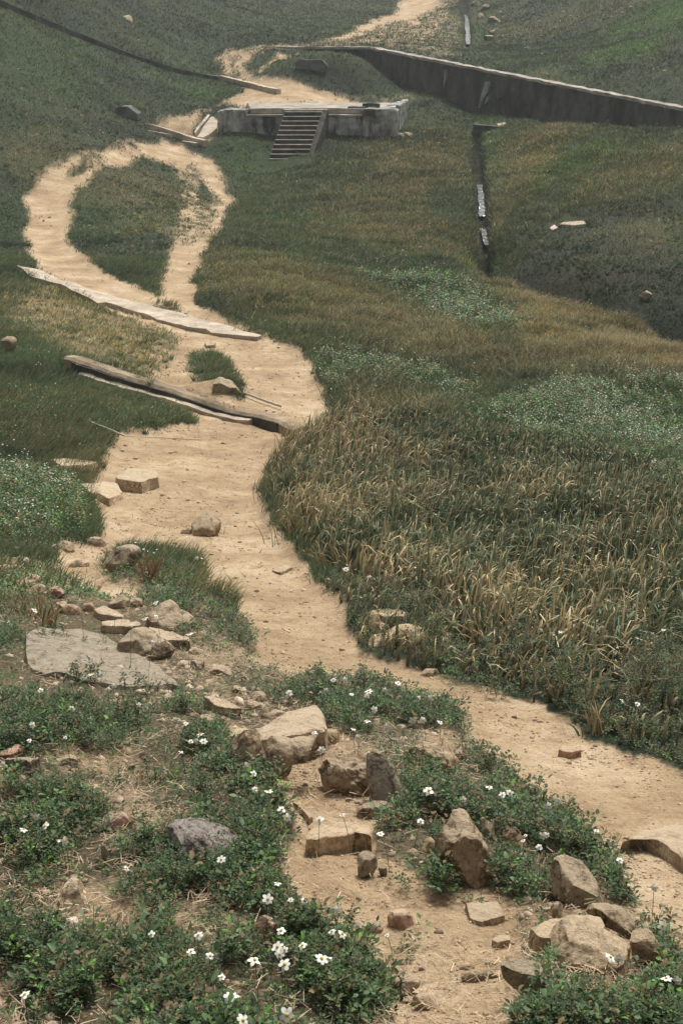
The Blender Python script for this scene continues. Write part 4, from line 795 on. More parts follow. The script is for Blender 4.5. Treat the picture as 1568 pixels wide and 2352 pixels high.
B_('rock','G',[(50,790),(120,780),(200,785),(340,797),(345,832),(200,825),(60,805)],'grey','low grey ledge of rock running left from the olive-grey curved rock',tint=(1.05,1,.82),depth=.5,rough=.5)
S_('rock','G',[(90,312),(200,300),(308,293),(332,340),(352,395),(290,420),(200,430),(120,400)],'tan','flat square-cornered tan slab flush with the trail below the leafy bank',lift=.018,thick=.06,tint=(1.12,1.08,1),rough=.5)
S_('rock','G',[(265,557),(300,530),(390,528),(392,556),(310,582)],'pale','thin pale flat stone on the trail left of the pile',lift=.02,thick=.04,tint=(.9,.8,.65))
B_('rock','G',[(498,992),(550,983),(572,1040),(510,1034)],'pale','small pale stone on the sand near the bottom, right of the olive-grey rock',tint=(.8,.72,.6))
B_('rock','G',[(738,882),(780,878),(787,906),(743,907)],'pale','tiny pale stone below the biggest pale boulder, lower of two',tint=(.85,.75,.62))
B_('rock','G',[(713,802),(760,793),(782,830),(730,842)],'pale','small pale stone below the biggest pale boulder, upper of two',tint=(.85,.75,.62))
B_('rock','G',[(45,765),(110,728),(152,745),(150,770)],'tan','small tan stone left of the low grey ledge on the trail',tint=(1.1,1.05,.95))
B_('rock','G',[(698,597),(748,568),(765,600),(720,615)],'tan','small brown stone between the two pale rocks on their left side',tint=(.95,.85,.7))
S_('flat_rock','F',[(1168,396),(1250,363),(1330,383),(1402,410),(1500,470),(1600,556),(1700,600),(1760,560),(1760,330),(1450,312),(1300,340)],'tan','broad flat rock with an undercut dark edge, cut by the right edge',lift=.05,thick=.07,tint=(1.22,1.18,1.08),rough=.7)
# --- path and mid distance
S_('rock','P',[(266,1092),(290,1076),(360,1079),(362,1094),(325,1106),(272,1100)],'pale','flat-topped pale stone on the path edge below the long kerb',lift=.12,thick=.16,tint=(.85,.78,.66),rough=.5)
S_('rock','P',[(185,1110),(200,1106),(270,1110),(281,1130),(250,1146),(205,1124)],'tan','flat tan stone just left of and below the flat-topped pale stone',lift=.07,thick=.12,tint=(1.3,1.25,1.15))
S_('rock','P',[(122,1056),(165,1050),(222,1060),(214,1068),(140,1070)],'tan','long flat stone at the grass edge, highest of the three flat stones',lift=.06,thick=.1,tint=(1.25,1.2,1.1))
B_('rock','P',[(440,1226),(458,1190),(468,1183),(486,1186),(507,1216),(500,1232),(450,1232)],'tan','cone-shaped brown stone standing alone in the middle of the path',tint=(.8,.76,.66),depth=1.1)
B_('rock','P',[(412,1226),(428,1214),(444,1216),(438,1228)],'tan','small flat stone touching the cone-shaped stone on its left',tint=(.7,.65,.55))
S_('rock','P',[(625,1308),(655,1297),(672,1302),(645,1316)],'pale','thin flat pale stone on the path right of centre',lift=.02,thick=.04,tint=(.75,.66,.54))
B_('rock','P',[(487,882),(510,870),(526,876),(548,888),(558,903),(520,907),(495,902)],'grey','low grey-brown stone at the foot of the small grassy island',tint=(1,.92,.75))
B_('rock','P',[(832,1490),(836,1470),(850,1450),(880,1443),(960,1446),(978,1456),(965,1472),(900,1490)],'tan','long rounded tan rock at the path edge under the reeds',tint=(1.05,.98,.8))
B_('rock','P',[(828,1440),(850,1408),(872,1430),(902,1442),(850,1452)],'tan','pointed tan stone at the edge of the reeds, above the long rounded rock',tint=(.95,.9,.72))
S_('rock','P',[(858,1406),(890,1396),(932,1405),(926,1416),(880,1414)],'tan','flat tan stone in the reed edge, highest of the three there',lift=.08,thick=.1,tint=(.95,.9,.75))
B_('rock','P',[(745,1340),(752,1328),(760,1334),(758,1350)],'tan','small stone by a weed at the right edge of the path')
B_('rock','P',[(960,1548),(985,1538),(1008,1546),(985,1556)],'tan','small low hump of stone on the path below the reeds',tint=(1.15,1.1,1))
S_('brick','P',[(1283,1722),(1288,1712),(1328,1712),(1334,1724),(1312,1728)],'tan','old brick lying loose on the near sandy path',lift=.03,thick=.05,tint=(1.2,1.0,.9),rough=.4,cat='brick')
B_('rock','P',[(1466,684),(1474,670),(1488,667),(1496,680),(1490,694)],'grey','round grey boulder on the dark slope at the right',tint=(.95,1,.95))
B_('rock','P',[(276,40),(288,33),(300,40),(306,48),(292,50)],'pale','pale stone on the upper left hillside above the diagonal drain',tint=(.85,.8,.7),cat='rock')
S_('paper_sheet','P',[(1262,522),(1273,515),(1280,521),(1269,527)],'quartz','small flat white sheet of litter on the right-hand slope',lift=.03,thick=.02,rough=.1,cat='litter')
S_('rock','P',[(1284,514),(1292,508),(1340,507),(1346,512),(1320,517)],'pale','long pale slab half hidden in turf beside the white sheet of litter',lift=.06,thick=.1,tint=(.75,.72,.66))
S_('rock','P',[(470,786),(480,782),(495,785),(492,792),(474,793)],'tan','low stone on the sand just above the small grassy island',lift=.05,thick=.1,tint=(.75,.68,.58))
S_('rock','P',[(1140,283),(1158,279),(1162,283),(1144,288)],'pale','pale plank-like stone on the dark ground above the weir block',lift=.1,thick=.1,tint=(.7,.72,.68))
for p_, lb in (([(905,318),(912,306),(928,304),(940,312),(935,320)], 'grey rubble lump at the right foot of the platform, lower of two'), ([(925,305),(940,302),(950,310),(942,318)], 'grey rubble lump at the right foot of the platform, farther of two')):
    B_('rubble', 'P', p_, 'grey', lb, cat='rubble', tint=(.7, .72, .7))
for p_, lb, tn in (([(1118,45),(1126,36),(1144,38),(1150,48),(1136,52)], 'long grey boulder by the upper ditch, nearest the water', (.7,.72,.7)), ([(1122,72),(1130,64),(1150,66),(1156,76),(1140,80)], 'grey boulder by the upper ditch, lowest of the row', (.7,.72,.7)),
      ([(1110,88),(1120,80),(1132,84),(1130,94)], 'small grey boulder at the foot of the row by the upper ditch', (.6,.62,.6)), ([(1100,16),(1112,8),(1126,10),(1122,22)], 'dark boulder at the top of the upper ditch', (.5,.52,.5)),
      ([(1090,40),(1098,28),(1112,30),(1108,44)], 'dark boulder leaning into the upper ditch', (.5,.52,.5)), ([(1080,8),(1092,0),(1104,4),(1096,14)], 'flat dark boulder beside the top end of the ditch', (.45,.47,.45))):
    B_('boulder', 'P', p_, 'grey', lb, cat='boulder', tint=tn, group='boulders along the upper ditch')
# pale fragments scattered over the upper right slope and the left slope
fr = [(625,105),(390,155),(320,195),(1015,330),(965,325),(1290,262),(1165,258),(1450,450),(680,340),(1140,75),(1180,78),(1240,45),(1005,375),(1370,415),(1430,400),(640,283),(580,303),(750,120),(810,78),(1350,22),(1530,120),(470,38),(410,75),(495,148),(1300,228),(860,100),(1040,82),(670,228),(1380,440)]
frD = [(1000 + x * .3626, y * .3626) for x, y in fr]; frL = [(184,296),(196,292),(60,262),(120,205),(72,400),(150,252),(230,300),(445,118),(318,92),(118,60),(420,150),(240,120)]
def ordinal(k): return ['first','second','third','fourth','fifth','sixth','seventh','eighth','ninth','tenth','eleventh','twelfth','thirteenth','fourteenth','fifteenth','sixteenth','seventeenth','eighteenth','nineteenth','twentieth','twenty-first','twenty-second','twenty-third','twenty-fourth','twenty-fifth','twenty-sixth','twenty-seventh','twenty-eighth','twenty-ninth','thirtieth','thirty-first','thirty-second','thirty-third','thirty-fourth','thirty-fifth','thirty-sixth'][k]
def small_stone(u, v, wpx, hpx, m, label, tint, name, cat, group, box=.8):
    r = np.random.default_rng(abs(int(u * 13 + v * 7))); k = 7; a = np.linspace(0, 2 * np.pi, k, endpoint=False) + r.uniform(0, .5)
    pts = [(u + wpx / 2 * math.cos(t) * r.uniform(.7, 1.1), v - hpx * .3 - hpx / 2 * math.sin(t) * r.uniform(.7, 1.1)) for t in a]
    return boulder(name, 'P', pts, m, label, tint=tint, cat=cat, group=group, box=box, facets=7)
for i, (u, v) in enumerate(sorted(frD)):
    w_ = rng.uniform(6, 15); small_stone(u, v, w_, w_ * .38, 'pale', '%s from left of the pale stone chips scattered on the upper right slope' % ordinal(i), (.75, .73, .68), 'stone_chip', 'stone chip', 'pale stone chips on the upper right slope')
for i, (u, v) in enumerate(sorted(frL)):
    w_ = rng.uniform(5, 11); small_stone(u, v, w_, w_ * .4, 'pale', '%s from left of the pale stone chips on the left hillside' % ordinal(i), (.65, .62, .56), 'stone_chip', 'stone chip', 'pale stone chips on the left hillside')
# pebbles lying on the path
peb = {'on the left branch of the sandy loop': [(112,484),(95,497),(112,500),(100,508),(118,520),(205,520)], 'on the right branch of the sandy loop': [(434,607),(400,672),(372,655),(425,722)],
 'on the sand between the slab strip and the long kerb': [(592,780),(640,800),(500,760),(410,780),(620,870),(525,905),(610,945),(628,948),(600,958),(560,862),(470,840)],
 'on the path just below the long kerb': [(490,1006),(280,1036),(310,1056),(390,1042),(402,1040),(462,1042),(512,1020),(548,1006),(590,1004),(560,1070),(430,1080),(330,1132)],
 'around the cone-shaped stone': [(372,1140),(388,1146),(350,1170),(430,1150),(456,1156),(362,1196),(330,1200),(485,1275),(540,1210),(575,1212),(400,1250),(545,1180),(300,1258)],
 'on the path beside the reeds': [(450,1300),(540,1330),(700,1350),(640,1370),(590,1360),(720,1420),(610,1430),(785,1495),(830,1530),(660,1480)],
 'on the near path at the right': [(930,1569),(1180,1650),(1240,1660),(1360,1650),(1330,1850),(1390,1880),(1550,2040),(1480,1700),(1500,2200),(1440,2120),(1560,2110),(1280,1800)],
 'on the lower soil trail': [(720,1990),(760,2060),(690,2010),(800,2110),(870,2080),(960,2150),(1010,2180),(930,2240),(1050,2260),(980,2290),(1090,2330),(1020,2120),(880,2020),(1130,2250),(890,2330)]}
for where, L_ in peb.items():
    for i, (u, v) in enumerate(sorted(L_)):
        w_ = rng.uniform(7, 17) * (.7 if v < 900 else 1); mk = ['tan', 'dark', 'pink', 'tan'][int(rng.integers(4))]; br = rng.uniform(.8, 1.2)
        small_stone(u, v, w_, w_ * .5, mk, '%s pebble from left %s' % (ordinal(i), where), (br,) * 3 if mk != 'dark' else (1.6, 1.4, 1.2), 'pebble', 'pebble', 'small pebbles ' + where)
led = [(150,1262),(208,1250),(180,1302),(272,1392),(335,1424),(398,1448),(452,1502),(505,1548),(548,1592),(598,1628),(482,1612),(640,1652),(92,1326),(58,1350),(142,1392),(310,1392),(420,1535),(20,1330)]
for i, (u, v) in enumerate(sorted(led)):
    w_ = 28 + 34 * ((i * 37) % 10) / 10; br = .95 + .04 * ((i * 7) % 8); small_stone(u, v, w_, w_ * .42, 'tan', '%s from left of the half-buried stones lining the ledge left of the path' % ordinal(i), (br, br * .96, br * .9), 'rock', 'rock', 'half-buried stones along the ledge', .7)
# sticks
def stick(uv, rad, m, label, lift=.02):
    P = wpoly(uv, False, 8, lift); P[:, 2] += rng.uniform(-.003, .003, len(P)); n = 6; V = []; Fc = []
    for i, p in enumerate(P):
        for k in range(n): a = 2 * np.pi * k / n; V.append((p[0], p[1] + rad * math.cos(a), p[2] + rad * math.sin(a) + rad))
    for i in range(len(P) - 1):
        for k in range(n): Fc.append((i * n + k, i * n + (k + 1) % n, (i + 1) * n + (k + 1) % n, (i + 1) * n + k))
    o = mesh_np('stick', Z(V), Fc, m, smooth_=True); recentre(o); return tag(o, label, 'stick')
stick([(560,905),(600,920),(646,936)], .018, STICK, 'straight bleached stick lying on the sand right of the small grassy island', .03)
stick([(210,972),(245,986),(286,1003)], .012, STICK, 'bent pale stick in the grass edge below the long kerb', .05)
stick([(288,1003),(370,1006),(462,1011)], .006, STICK, 'long thin straw-like twig on the path below the long kerb', .01)

# ------------------------------------------------------------------ vegetation
def pick(w, n, ymin=1.9, ymax=130, cmax=.30, pw=0.0):
    """n random spots on the land, as dense as the fan grid's cells (thinning with distance), weighted by w"""
    dc = np.gradient(cols)[None, :] / np.gradient(cols).min()
    out_ = np.abs(GX) - cmax * GY; ww = w * dc * (out_ < 1.0) * np.where(out_ > 0, .45, 1) * (GY > ymin) * (GY < ymax) * np.minimum(GY, 60) ** pw; ww = ww[:-1, :-1].ravel(); c = np.cumsum(ww); k = np.searchsorted(c, rng.random(n) * c[-1])
    i, j = k // (NC - 1), k % (NC - 1); a, b_ = rng.random(n), rng.random(n)
    cx = cols[j] + (cols[j + 1] - cols[j]) * a; y = np.exp(rows[i] + (rows[1] - rows[0]) * b_); x = cx * y
    return x, y, hgt(x, y), i, j
keep = np.ones(GX.shape)
for (rx, ry, rs, rp) in rock_uv:
    if rp > 26 or (rp > 9 and ry < 4.2):
        m = (np.abs(GX - rx) < rs * .6) & (GY > ry - rs * .9) & (GY < ry + rs * .45); q = ((GX - rx) / (rs * .5)) ** 2 + (np.where(GY < ry, (GY - ry) / (rs * .75), (GY - ry) / (rs * .3))) ** 2
        keep = np.where(m & (q < 1), np.minimum(keep, .10), keep)
def blades(name, x, y, z, h, w, lean, az, colb, colt, segs=1, droop=.5, m=None, parent=None, pw=1.0):
    n = len(x); yaw = rng.uniform(-.9, .9, n) + np.where(rng.random(n) < .8, 0, 1.2); wx, wy = np.cos(yaw), np.sin(yaw); dx, dy = np.cos(az), np.sin(az); V = []; C = []
    for s_ in range(segs + 1):
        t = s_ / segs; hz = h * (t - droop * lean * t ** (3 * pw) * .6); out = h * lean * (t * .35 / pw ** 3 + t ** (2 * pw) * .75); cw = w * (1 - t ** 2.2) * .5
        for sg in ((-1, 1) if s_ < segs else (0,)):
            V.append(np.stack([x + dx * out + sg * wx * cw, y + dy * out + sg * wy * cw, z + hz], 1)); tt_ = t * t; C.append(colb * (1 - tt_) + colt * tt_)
    k = 2 * segs + 1; V = np.stack(V, 1).reshape(-1, 3); C = np.stack(C, 1).reshape(-1, 3); b0 = (np.arange(n) * k)[:, None]; tri = []
    for s_ in range(segs):
        a = 2 * s_
        if s_ < segs - 1: tri += [(a, a + 1, a + 3), (a, a + 3, a + 2)]
        else: tri += [(a, a + 1, a + 2)]
    Fc = (b0[:, None] + np.array(tri)[None]).reshape(-1, 3) if segs > 1 else (b0 + np.array(tri)).reshape(-1, 3)
    return mesh_np(name, Z(V), Fc, m or GRASSM, tint=C, parent=parent)
PALE_T = (.42, .32, .17)
def turf_cols(x, y, i, j, vary=.35):
    n = len(x); u = rng.random((2, n)); c = turf_mean(x, y, golden[i, j], bright[i, j], lush[i, j], gully_dark[i, j], meadow[i, j], u)
    return c * rng.uniform(1 - vary, 1 + vary, n)[:, None]
# short turf, far and middle distance
w = (veg) * (1 - .72 * np.clip(worn, 0, 1)) * (GY > 9) * (1 - .9 * reed) * (.35 + fbm(GX * 1.5, GY * 1.5, 61, 3)) + .0015 * sand * (GY > 9) + .22 * band * (GY > 9) * fbm(GX * 4, GY * 4, 66, 3)
NT = 380000
x, y, z, i, j = pick(w, NT, 9, 135, .29, .12)
c = turf_cols(x, y, i, j); hh = rng.uniform(.05, .12, NT) * (1 + .6 * meadow[i, j]) * np.where(GY[i, j] > 60, 1.5, 1); ww_ = np.maximum(.006, y * .00042) * rng.uniform(.7, 1.5, NT)
hl = hill_w[i, j] > .5
for nm, lab, sel in (('hillside_turf', 'short dark turf covering the steep slopes at the head of the valley', hl), ('valley_turf', 'short dull green and brown turf on the valley floor', ~hl)):
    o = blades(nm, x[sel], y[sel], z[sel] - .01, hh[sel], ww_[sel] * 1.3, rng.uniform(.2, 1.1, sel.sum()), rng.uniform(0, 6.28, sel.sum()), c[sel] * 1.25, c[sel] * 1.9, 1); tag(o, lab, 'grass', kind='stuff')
# meadow grass, longer, with pale seed tips
NM = 210000
w = np.clip(meadow + .0, 0, 1) * veg * (1 - lush * .6) * (.25 + golden * .7 + .6 * fbm(GX * .8, GY * .8, 62, 3)) * (1 - reed)
x, y, z, i, j = pick(w, NM, 9, 62, .29, .25)
c = turf_cols(x, y, i, j, .4); g = golden[i, j]; tipc = lerp(GLD, PALE_T, rng.random(NM)); k = (rng.random(NM) < .22 + .5 * g)[:, None]
ct = np.where(k, tipc, c * 1.5); hh = rng.uniform(.09, .24, NM); clump = smooth(.35, .65, fbm(x * 1.8, y * 1.8, 71, 2)); hh *= .6 + .7 * clump
az = rng.normal(-.2, 1.6, NM)
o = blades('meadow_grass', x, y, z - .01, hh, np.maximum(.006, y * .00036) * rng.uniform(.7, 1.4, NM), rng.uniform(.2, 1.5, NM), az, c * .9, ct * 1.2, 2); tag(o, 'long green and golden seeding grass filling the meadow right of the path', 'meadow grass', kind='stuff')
# left and middle long turf along the left side
w = veg * ((GC < -.02) * (GY < 34) * (GY > 7.6)) * (1 - bank * .8) * (1 - worn * .85) * (.3 + fbm(GX * 2, GY * 2, 63, 3))
NL = 75000; x, y, z, i, j = pick(w, NL, 7.6, 34, .30, .3); c = turf_cols(x, y, i, j, .4) * (1.6 + .9 * worn[i, j] + .5 * golden[i, j])[:, None]
dry = rng.random(NL) < .12 + .9 * np.clip(fbm(x * 1.2, y * 1.2, 109, 3) - .4, 0, 1) * 1.6; ct = np.where(dry[:, None], lerp(GLD, PALE_T, rng.random(NL)), c * 1.6)
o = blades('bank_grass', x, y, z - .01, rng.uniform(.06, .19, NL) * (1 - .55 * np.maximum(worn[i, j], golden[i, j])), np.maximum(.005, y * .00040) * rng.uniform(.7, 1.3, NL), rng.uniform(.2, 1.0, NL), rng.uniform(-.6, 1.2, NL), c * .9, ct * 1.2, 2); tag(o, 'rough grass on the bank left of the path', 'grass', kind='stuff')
# reeds
NRD = 20000
w = np.maximum(reed, .30 * fringe) * veg * (.35 + 1.2 * smooth(.3, .6, fbm(GX * 1.6, GY * 1.6, 64, 3)))
x, y, z, i, j = pick(w, NRD, 5, 20, .30, .5); f = fbm(x * 1.1, y * .8, 77, 3); left = smooth(2.0, -.2, x)
gr = lerp((.050, .072, .040), (.090, .115, .060), rng.random(NRD)); gd = lerp((.22, .165, .085), (.46, .37, .21), rng.random(NRD)); kk = rng.random(NRD) < np.clip(.10 + .42 * left + (f - .5) * 1.7, .04, .78)
c = np.where(kk[:, None], gd * .55, gr * .8); ct = np.where(kk[:, None], gd * 1.35, np.where((rng.random(NRD) < .35)[:, None], lerp((.22, .20, .12), (.42, .33, .18), rng.random(NRD)), gr * 1.6))
hgtb = rng.uniform(.16, .44, NRD) * (.65 + .5 * f + .2 * left) * (.5 + .5 * smooth(.3, .95, reedb[i, j]))
o = blades('reeds', x, y, z - .01, hgtb, rng.uniform(.009, .021, NRD), rng.uniform(.05, .95, NRD), rng.normal(.15, 1.1, NRD), c * .5, ct * 1.7, 5, 1.0, pw=1.45); tag(o, 'dense bed of arching green and straw-coloured reeds right of the path', 'reeds', kind='stuff')  # dark bases and bright tips put the tip highlights into blade colour

# ---- leafy herbs: sprigs instanced into one mesh
def sprig(seed, nl=8, spread=1.0, L=.30):
    r = np.random.default_rng(seed); V = []; T = []; C = []
    def leaf(p, d, nrm, ln, wd, shade):
        d = d / np.linalg.norm(d); s_ = np.cross(d, nrm); s_ /= np.linalg.norm(s_) + 1e-9; nn = np.cross(s_, d); b = len(V)
        for (a, c_, e) in ((0, 0, 0), (.38, -.5, .10), (.38, 0, -.02), (.38, .5, .10), (.75, -.30, .02), (.75, 0, -.08), (.75, .30, .02), (1.0, 0, -.18)):
            V.append(p + d * ln * a + s_ * wd * c_ + nn * ln * e); C.append(shade)
        T.extend([(b, b + 1, b + 2), (b, b + 2, b + 3), (b + 1, b + 4, b + 5), (b + 1, b + 5, b + 2), (b + 2, b + 5, b + 6), (b + 2, b + 6, b + 3), (b + 4, b + 7, b + 5), (b + 5, b + 7, b + 6)])
    for k in range(nl):
        a = 6.28 * k * .382 + r.uniform(-.3, .3); hz = (k / nl) ** .8; el = .1 + .9 * hz + r.uniform(-.25, .25)
        d = np.array([math.cos(a) * math.cos(el), math.sin(a) * math.cos(el), math.sin(el) * .7]); p = np.array([math.cos(a) * .12 * spread, math.sin(a) * .12 * spread, hz * .8])
        leaf(p, d, np.array([0, 0, 1.]), L * r.uniform(.7, 1.3), L * r.uniform(.50, .85), r.uniform(.6, 1.4))
    b = len(V)
    for (a_, z_) in ((0, 0), (1, .9)):
        for k in (-1, 1): V.append(np.array([.015 * k, 0, z_])); C.append(.8)
    T.extend([(b, b + 1, b + 3), (b, b + 3, b + 2)]); return np.array(V), np.array(T), np.array(C)
SPR = [sprig(s_) for s_ in range(6)]; SPF = [sprig(20 + s_, 5, 1.2, .42) for s_ in range(4)]
def scatter(name, tmpl, x, y, z, sc, col, m, tilt=.4, label=None, cat='plants', parent=None):
    allV, allF, allC = [], [], []; off = 0; which = rng.integers(0, len(tmpl), len(x))
    for q, (V, T, C) in enumerate(tmpl):
        s_ = which == q; n = int(s_.sum())
        if not n: continue
        a = rng.uniform(0, 6.28, n); tx, ty = rng.normal(0, tilt, n), rng.normal(0, tilt, n); ca, sa = np.cos(a), np.sin(a)
        X = V[None, :, 0] * ca[:, None] - V[None, :, 1] * sa[:, None]; Y = V[None, :, 0] * sa[:, None] + V[None, :, 1] * ca[:, None]; Zz = np.repeat(V[None, :, 2], n, 0)
        X = X + Zz * tx[:, None]; Y = Y + Zz * ty[:, None]; Zz = Zz - .3 * (V[None, :, 0] * tx[:, None] + V[None, :, 1] * ty[:, None])
        P = np.stack([X * sc[s_][:, None] + x[s_][:, None], Y * sc[s_][:, None] + y[s_][:, None], Zz * sc[s_][:, None] + z[s_][:, None]], -1)
        allV.append(P.reshape(-1, 3)); allF.append((T[None] + (off + np.arange(n) * len(V))[:, None, None]).reshape(-1, 3)); allC.append((col[s_][:, None, :] * C[None, :, None]).reshape(-1, 3)); off += n * len(V)
    o = mesh_np(name, Z(np.concatenate(allV)), np.concatenate(allF), m, tint=np.concatenate(allC), parent=parent)
    if label: tag(o, label, cat, kind='stuff')
    return o
def herb_cols(n, x, y, s_=1.0):
    f = fbm(x * 3, y * 3, 88, 3); c = lerp((.024, .045, .016), (.080, .130, .050), np.clip(rng.random(n) * .7 + f * .5, 0, 1)); k = (rng.random(n) < .07)[:, None]; c = np.where(k, np.array((.10, .20, .035))[None], c)
    c = c * rng.uniform(.55, 1.5, n)[:, None]; k = (rng.random(n) < .15)[:, None]; c = np.where(k, lerp((.14, .09, .05), (.22, .17, .08), rng.random(n)), c); return c * s_
# leafy clump outlines near the camera
herb_zones = [[(-100,1570),(60,1560),(240,1575),(430,1585),(480,1640),(520,1700),(560,1780),(620,1830),(660,1900),(640,1960),(650,2010),(560,2050),(640,2085),(500,2070),(380,2010),(300,1960),(200,1900),(160,1850),(230,1800),(100,1740),(60,1740),(-100,1760)],
 [(-100,1860),(90,1830),(230,1850),(240,1900),(140,1960),(190,2000),(60,2040),(-100,2020)], [(250,2010),(330,2000),(450,2030),(560,2055),(650,2050),(640,2100),(480,2090),(400,2080),(340,2120),(260,2100)],
 [(180,2150),(420,2120),(560,2180),(640,2130),(760,2110),(830,2160),(850,2220),(870,2280),(850,2440),(280,2440),(300,2330),(260,2230),(140,2230)], [(-100,2130),(140,2160),(240,2250),(200,2310),(60,2330),(-100,2340)],
 [(590,1600),(700,1570),(780,1600),(880,1570),(1040,1650),(1080,1740),(1180,1790),(1240,1860),(1330,1920),(1370,1990),(1430,2010),(1440,2090),(1390,2060),(1280,2040),(1200,2060),(1120,2060),(1000,2050),(920,2030),(890,1960),(870,1890),(940,1850),(930,1780),(850,1720),(760,1700),(740,1640),(640,1640)],
 [(500,1640),(560,1620),(560,1660),(530,1680)], [(350,1330),(440,1290),(470,1350),(540,1400),(590,1480),(540,1500),(620,1560),(600,1600),(500,1590),(430,1500),(360,1420),(330,1370)], [(220,1330),(240,1290),(330,1320),(330,1350)],
 [(-100,1370),(40,1400),(60,1480),(70,1560),(-100,1580)], [(1180,2350),(1330,2280),(1450,2260),(1568,2250),(1700,2260),(1700,2440),(1150,2440)], [(1200,2170),(1290,2150),(1360,2120),(1250,2120)], [(1240,2190),(1290,2200),(1300,2280),(1240,2260)],
 [(1470,2130),(1540,2150),(1570,2260),(1500,2250)], [(640,1700),(760,1720),(760,1770),(650,1770)], [(800,1350),(900,1400),(1100,1480),(1120,1570),(1000,1540),(980,1490),(840,1440)], [(620,2330),(880,2150),(860,2240),(740,2180)],
 [(860,2190),(950,2190),(940,2220),(880,2220)],[(0,1640),(500,1650),(450,1720),(400,1790),(250,1770),(0,1720)]]
hz_ = add([M(p, .012, edge=3) for p in herb_zones]); del herb_zones
clumpn = smooth(.43, .58, fbm(GX * 5, GY * 5, 91, 3)); clumpf = smooth(.38, .6, fbm(GX * 14, GY * 14, 92, 2))
w = hz_ * (1 - .97 * sand * (1 - hz_)) * (.07 + clumpn * (.35 + .65 * clumpf)) * (1 - .7 * soil) + .045 * bank * (1 - sand) * clumpf
NH = 28000
x, y, z, i, j = pick(w * keep, NH, 2.1, 9.5, .29, -.1)
lift = .075 * hz_[i, j] * clumpn[i, j] * rng.random(NH)
o = scatter('herb_carpet', SPR, x, y, z + lift, rng.uniform(.012, .032, NH) * (.85 + y * .075), herb_cols(NH, x, y), LEAFM, .45, 'carpet of small-leaved green herbs over the stony near bank', 'ground cover')
# bushier herbs
w = hz_ * clumpn * (1 - .9 * soil); NB = 4800; x, y, z, i, j = pick(w * keep, NB, 2.1, 9, .29, 0)
o = scatter('leafy_weeds', SPF, x, y, z + rng.uniform(0, .06, NB), rng.uniform(.022, .054, NB) * (.85 + y * .04), herb_cols(NB, x, y, .95), LEAFM, .5, 'taller leafy weeds standing through the herb carpet', 'weeds')
# herbs at the reed fringe and the lush patches beyond
w = fringe * (1 - sand) * (.3 + clumpn) ; NF = 16000; x, y, z, i, j = pick(w * keep, NF, 3.5, 13, .30, .2)
o = scatter('fringe_herbs', SPR, x, y, z + rng.uniform(0, .26, NF) * fringe[i, j] * smooth(.3, .6, fbm(x * 3, y * 3, 105, 3)), rng.uniform(.022, .042, NF) * (.8 + y * .03), herb_cols(NF, x, y, .8) * np.where(rng.random(NF) < .35, 1, .75)[:, None] + np.where((rng.random(NF) < .25)[:, None], np.array((.06, .035, .01))[None], 0), LEAFM, .5, 'dark leafy herbs at the foot of the reeds', 'ground cover')
w = .22 * reed * smooth(.8, 2.0, GX) + lush * veg * (.2 + smooth(.35, .6, fbm(GX * 1.2, GY * 1.2, 93, 3))) + .5 * (GC < -.12) * (GY > 7) * (GY < 19) * veg * smooth(.4, .6, fbm(GX * 1.5, GY * 1.2, 94, 3)); NU = 19000; x, y, z, i, j = pick(w, NU, 7, 34, .30, .2)
o = scatter('lush_herbs', SPF, x, y, z + rng.uniform(0, .2, NU) * lush[i, j], rng.uniform(.035, .065, NU) * np.maximum(1, y / 13), herb_cols(NU, x, y, 1.35), LEAFM, .5, 'bright lush leafy patches in the meadow and on the left bank', 'ground cover')
# straw litter
stv = np.array([(-.5, -.02, 0), (.5, -.012, .05), (.5, .012, .05), (-.5, .02, 0)]); STR = [(stv, np.array([(0, 1, 2), (0, 2, 3)]), np.ones(4)), (stv * (.7, 1.4, 3), np.array([(0, 1, 2), (0, 2, 3)]), np.ones(4) * 1.2)]
w = bank * (1 - sand * .8) * (GC < .26) * (.1 + smooth(.4, .6, fbm(GX * 4, GY * 4, 95, 3))) + .008 * sand * (GY < 6); NS_ = 19000; x, y, z, i, j = pick(w, NS_, 2.1, 8, .29, -.2)
o = scatter('straw_litter', STR, x, y, z + rng.uniform(.002, .03, NS_), rng.uniform(.015, .06, NS_), lerp((.16, .11, .07), (.46, .36, .24), rng.random(NS_)), STRAWM, .25, 'dry straw and dead stems littering the near bank', 'straw')
# crumbs of earth and gravel
def crumb(seed):
    r = np.random.default_rng(seed); V = np.array([(1, 0, 0), (-1, 0, 0), (0, 1, 0), (0, -1, 0), (0, 0, .8), (0, 0, -.5), (.6, .6, .4), (-.5, .5, .5)], float) * r.uniform(.6, 1.2, (8, 3))
    bm = bmesh.new(); [bm.verts.new(p) for p in V]; bmesh.ops.convex_hull(bm, input=list(bm.verts)); bm.verts.index_update(); T = np.array([[q.index for q in f.verts] for f in bm.faces]); V = np.array([q.co[:] for q in bm.verts]); bm.free(); return V, T, np.ones(len(V))
CR = [crumb(s_) for s_ in range(4)]
w = (sand + .8 * bank) * (.15 + smooth(.5, .7, fbm(GX * 3, GY * 3, 97, 3))); NG = 9000; x, y, z, i, j = pick(w, NG, 2.1, 26, .29, -.25)
o = scatter('gravel', CR, x, y, z, rng.uniform(.0018, .0065, NG) * (.7 + y * .16) * np.where(rng.random(NG) < .05, 1.8, 1), lerp((.28, .20, .125), (.55, .43, .30), rng.random(NG)), STRAWM, .2, 'loose gravel and crumbs of earth on the path and bank', 'gravel')
w = (.10 * sand * (GC < .1) * (GY < 9) + bank * (1 - sand)) * (.1 + smooth(.45, .65, fbm(GX * 2.5, GY * 2.5, 107, 3))); NQ = 1300; x, y, z, i, j = pick(w, NQ, 2.1, 9.5, .29, -.1)
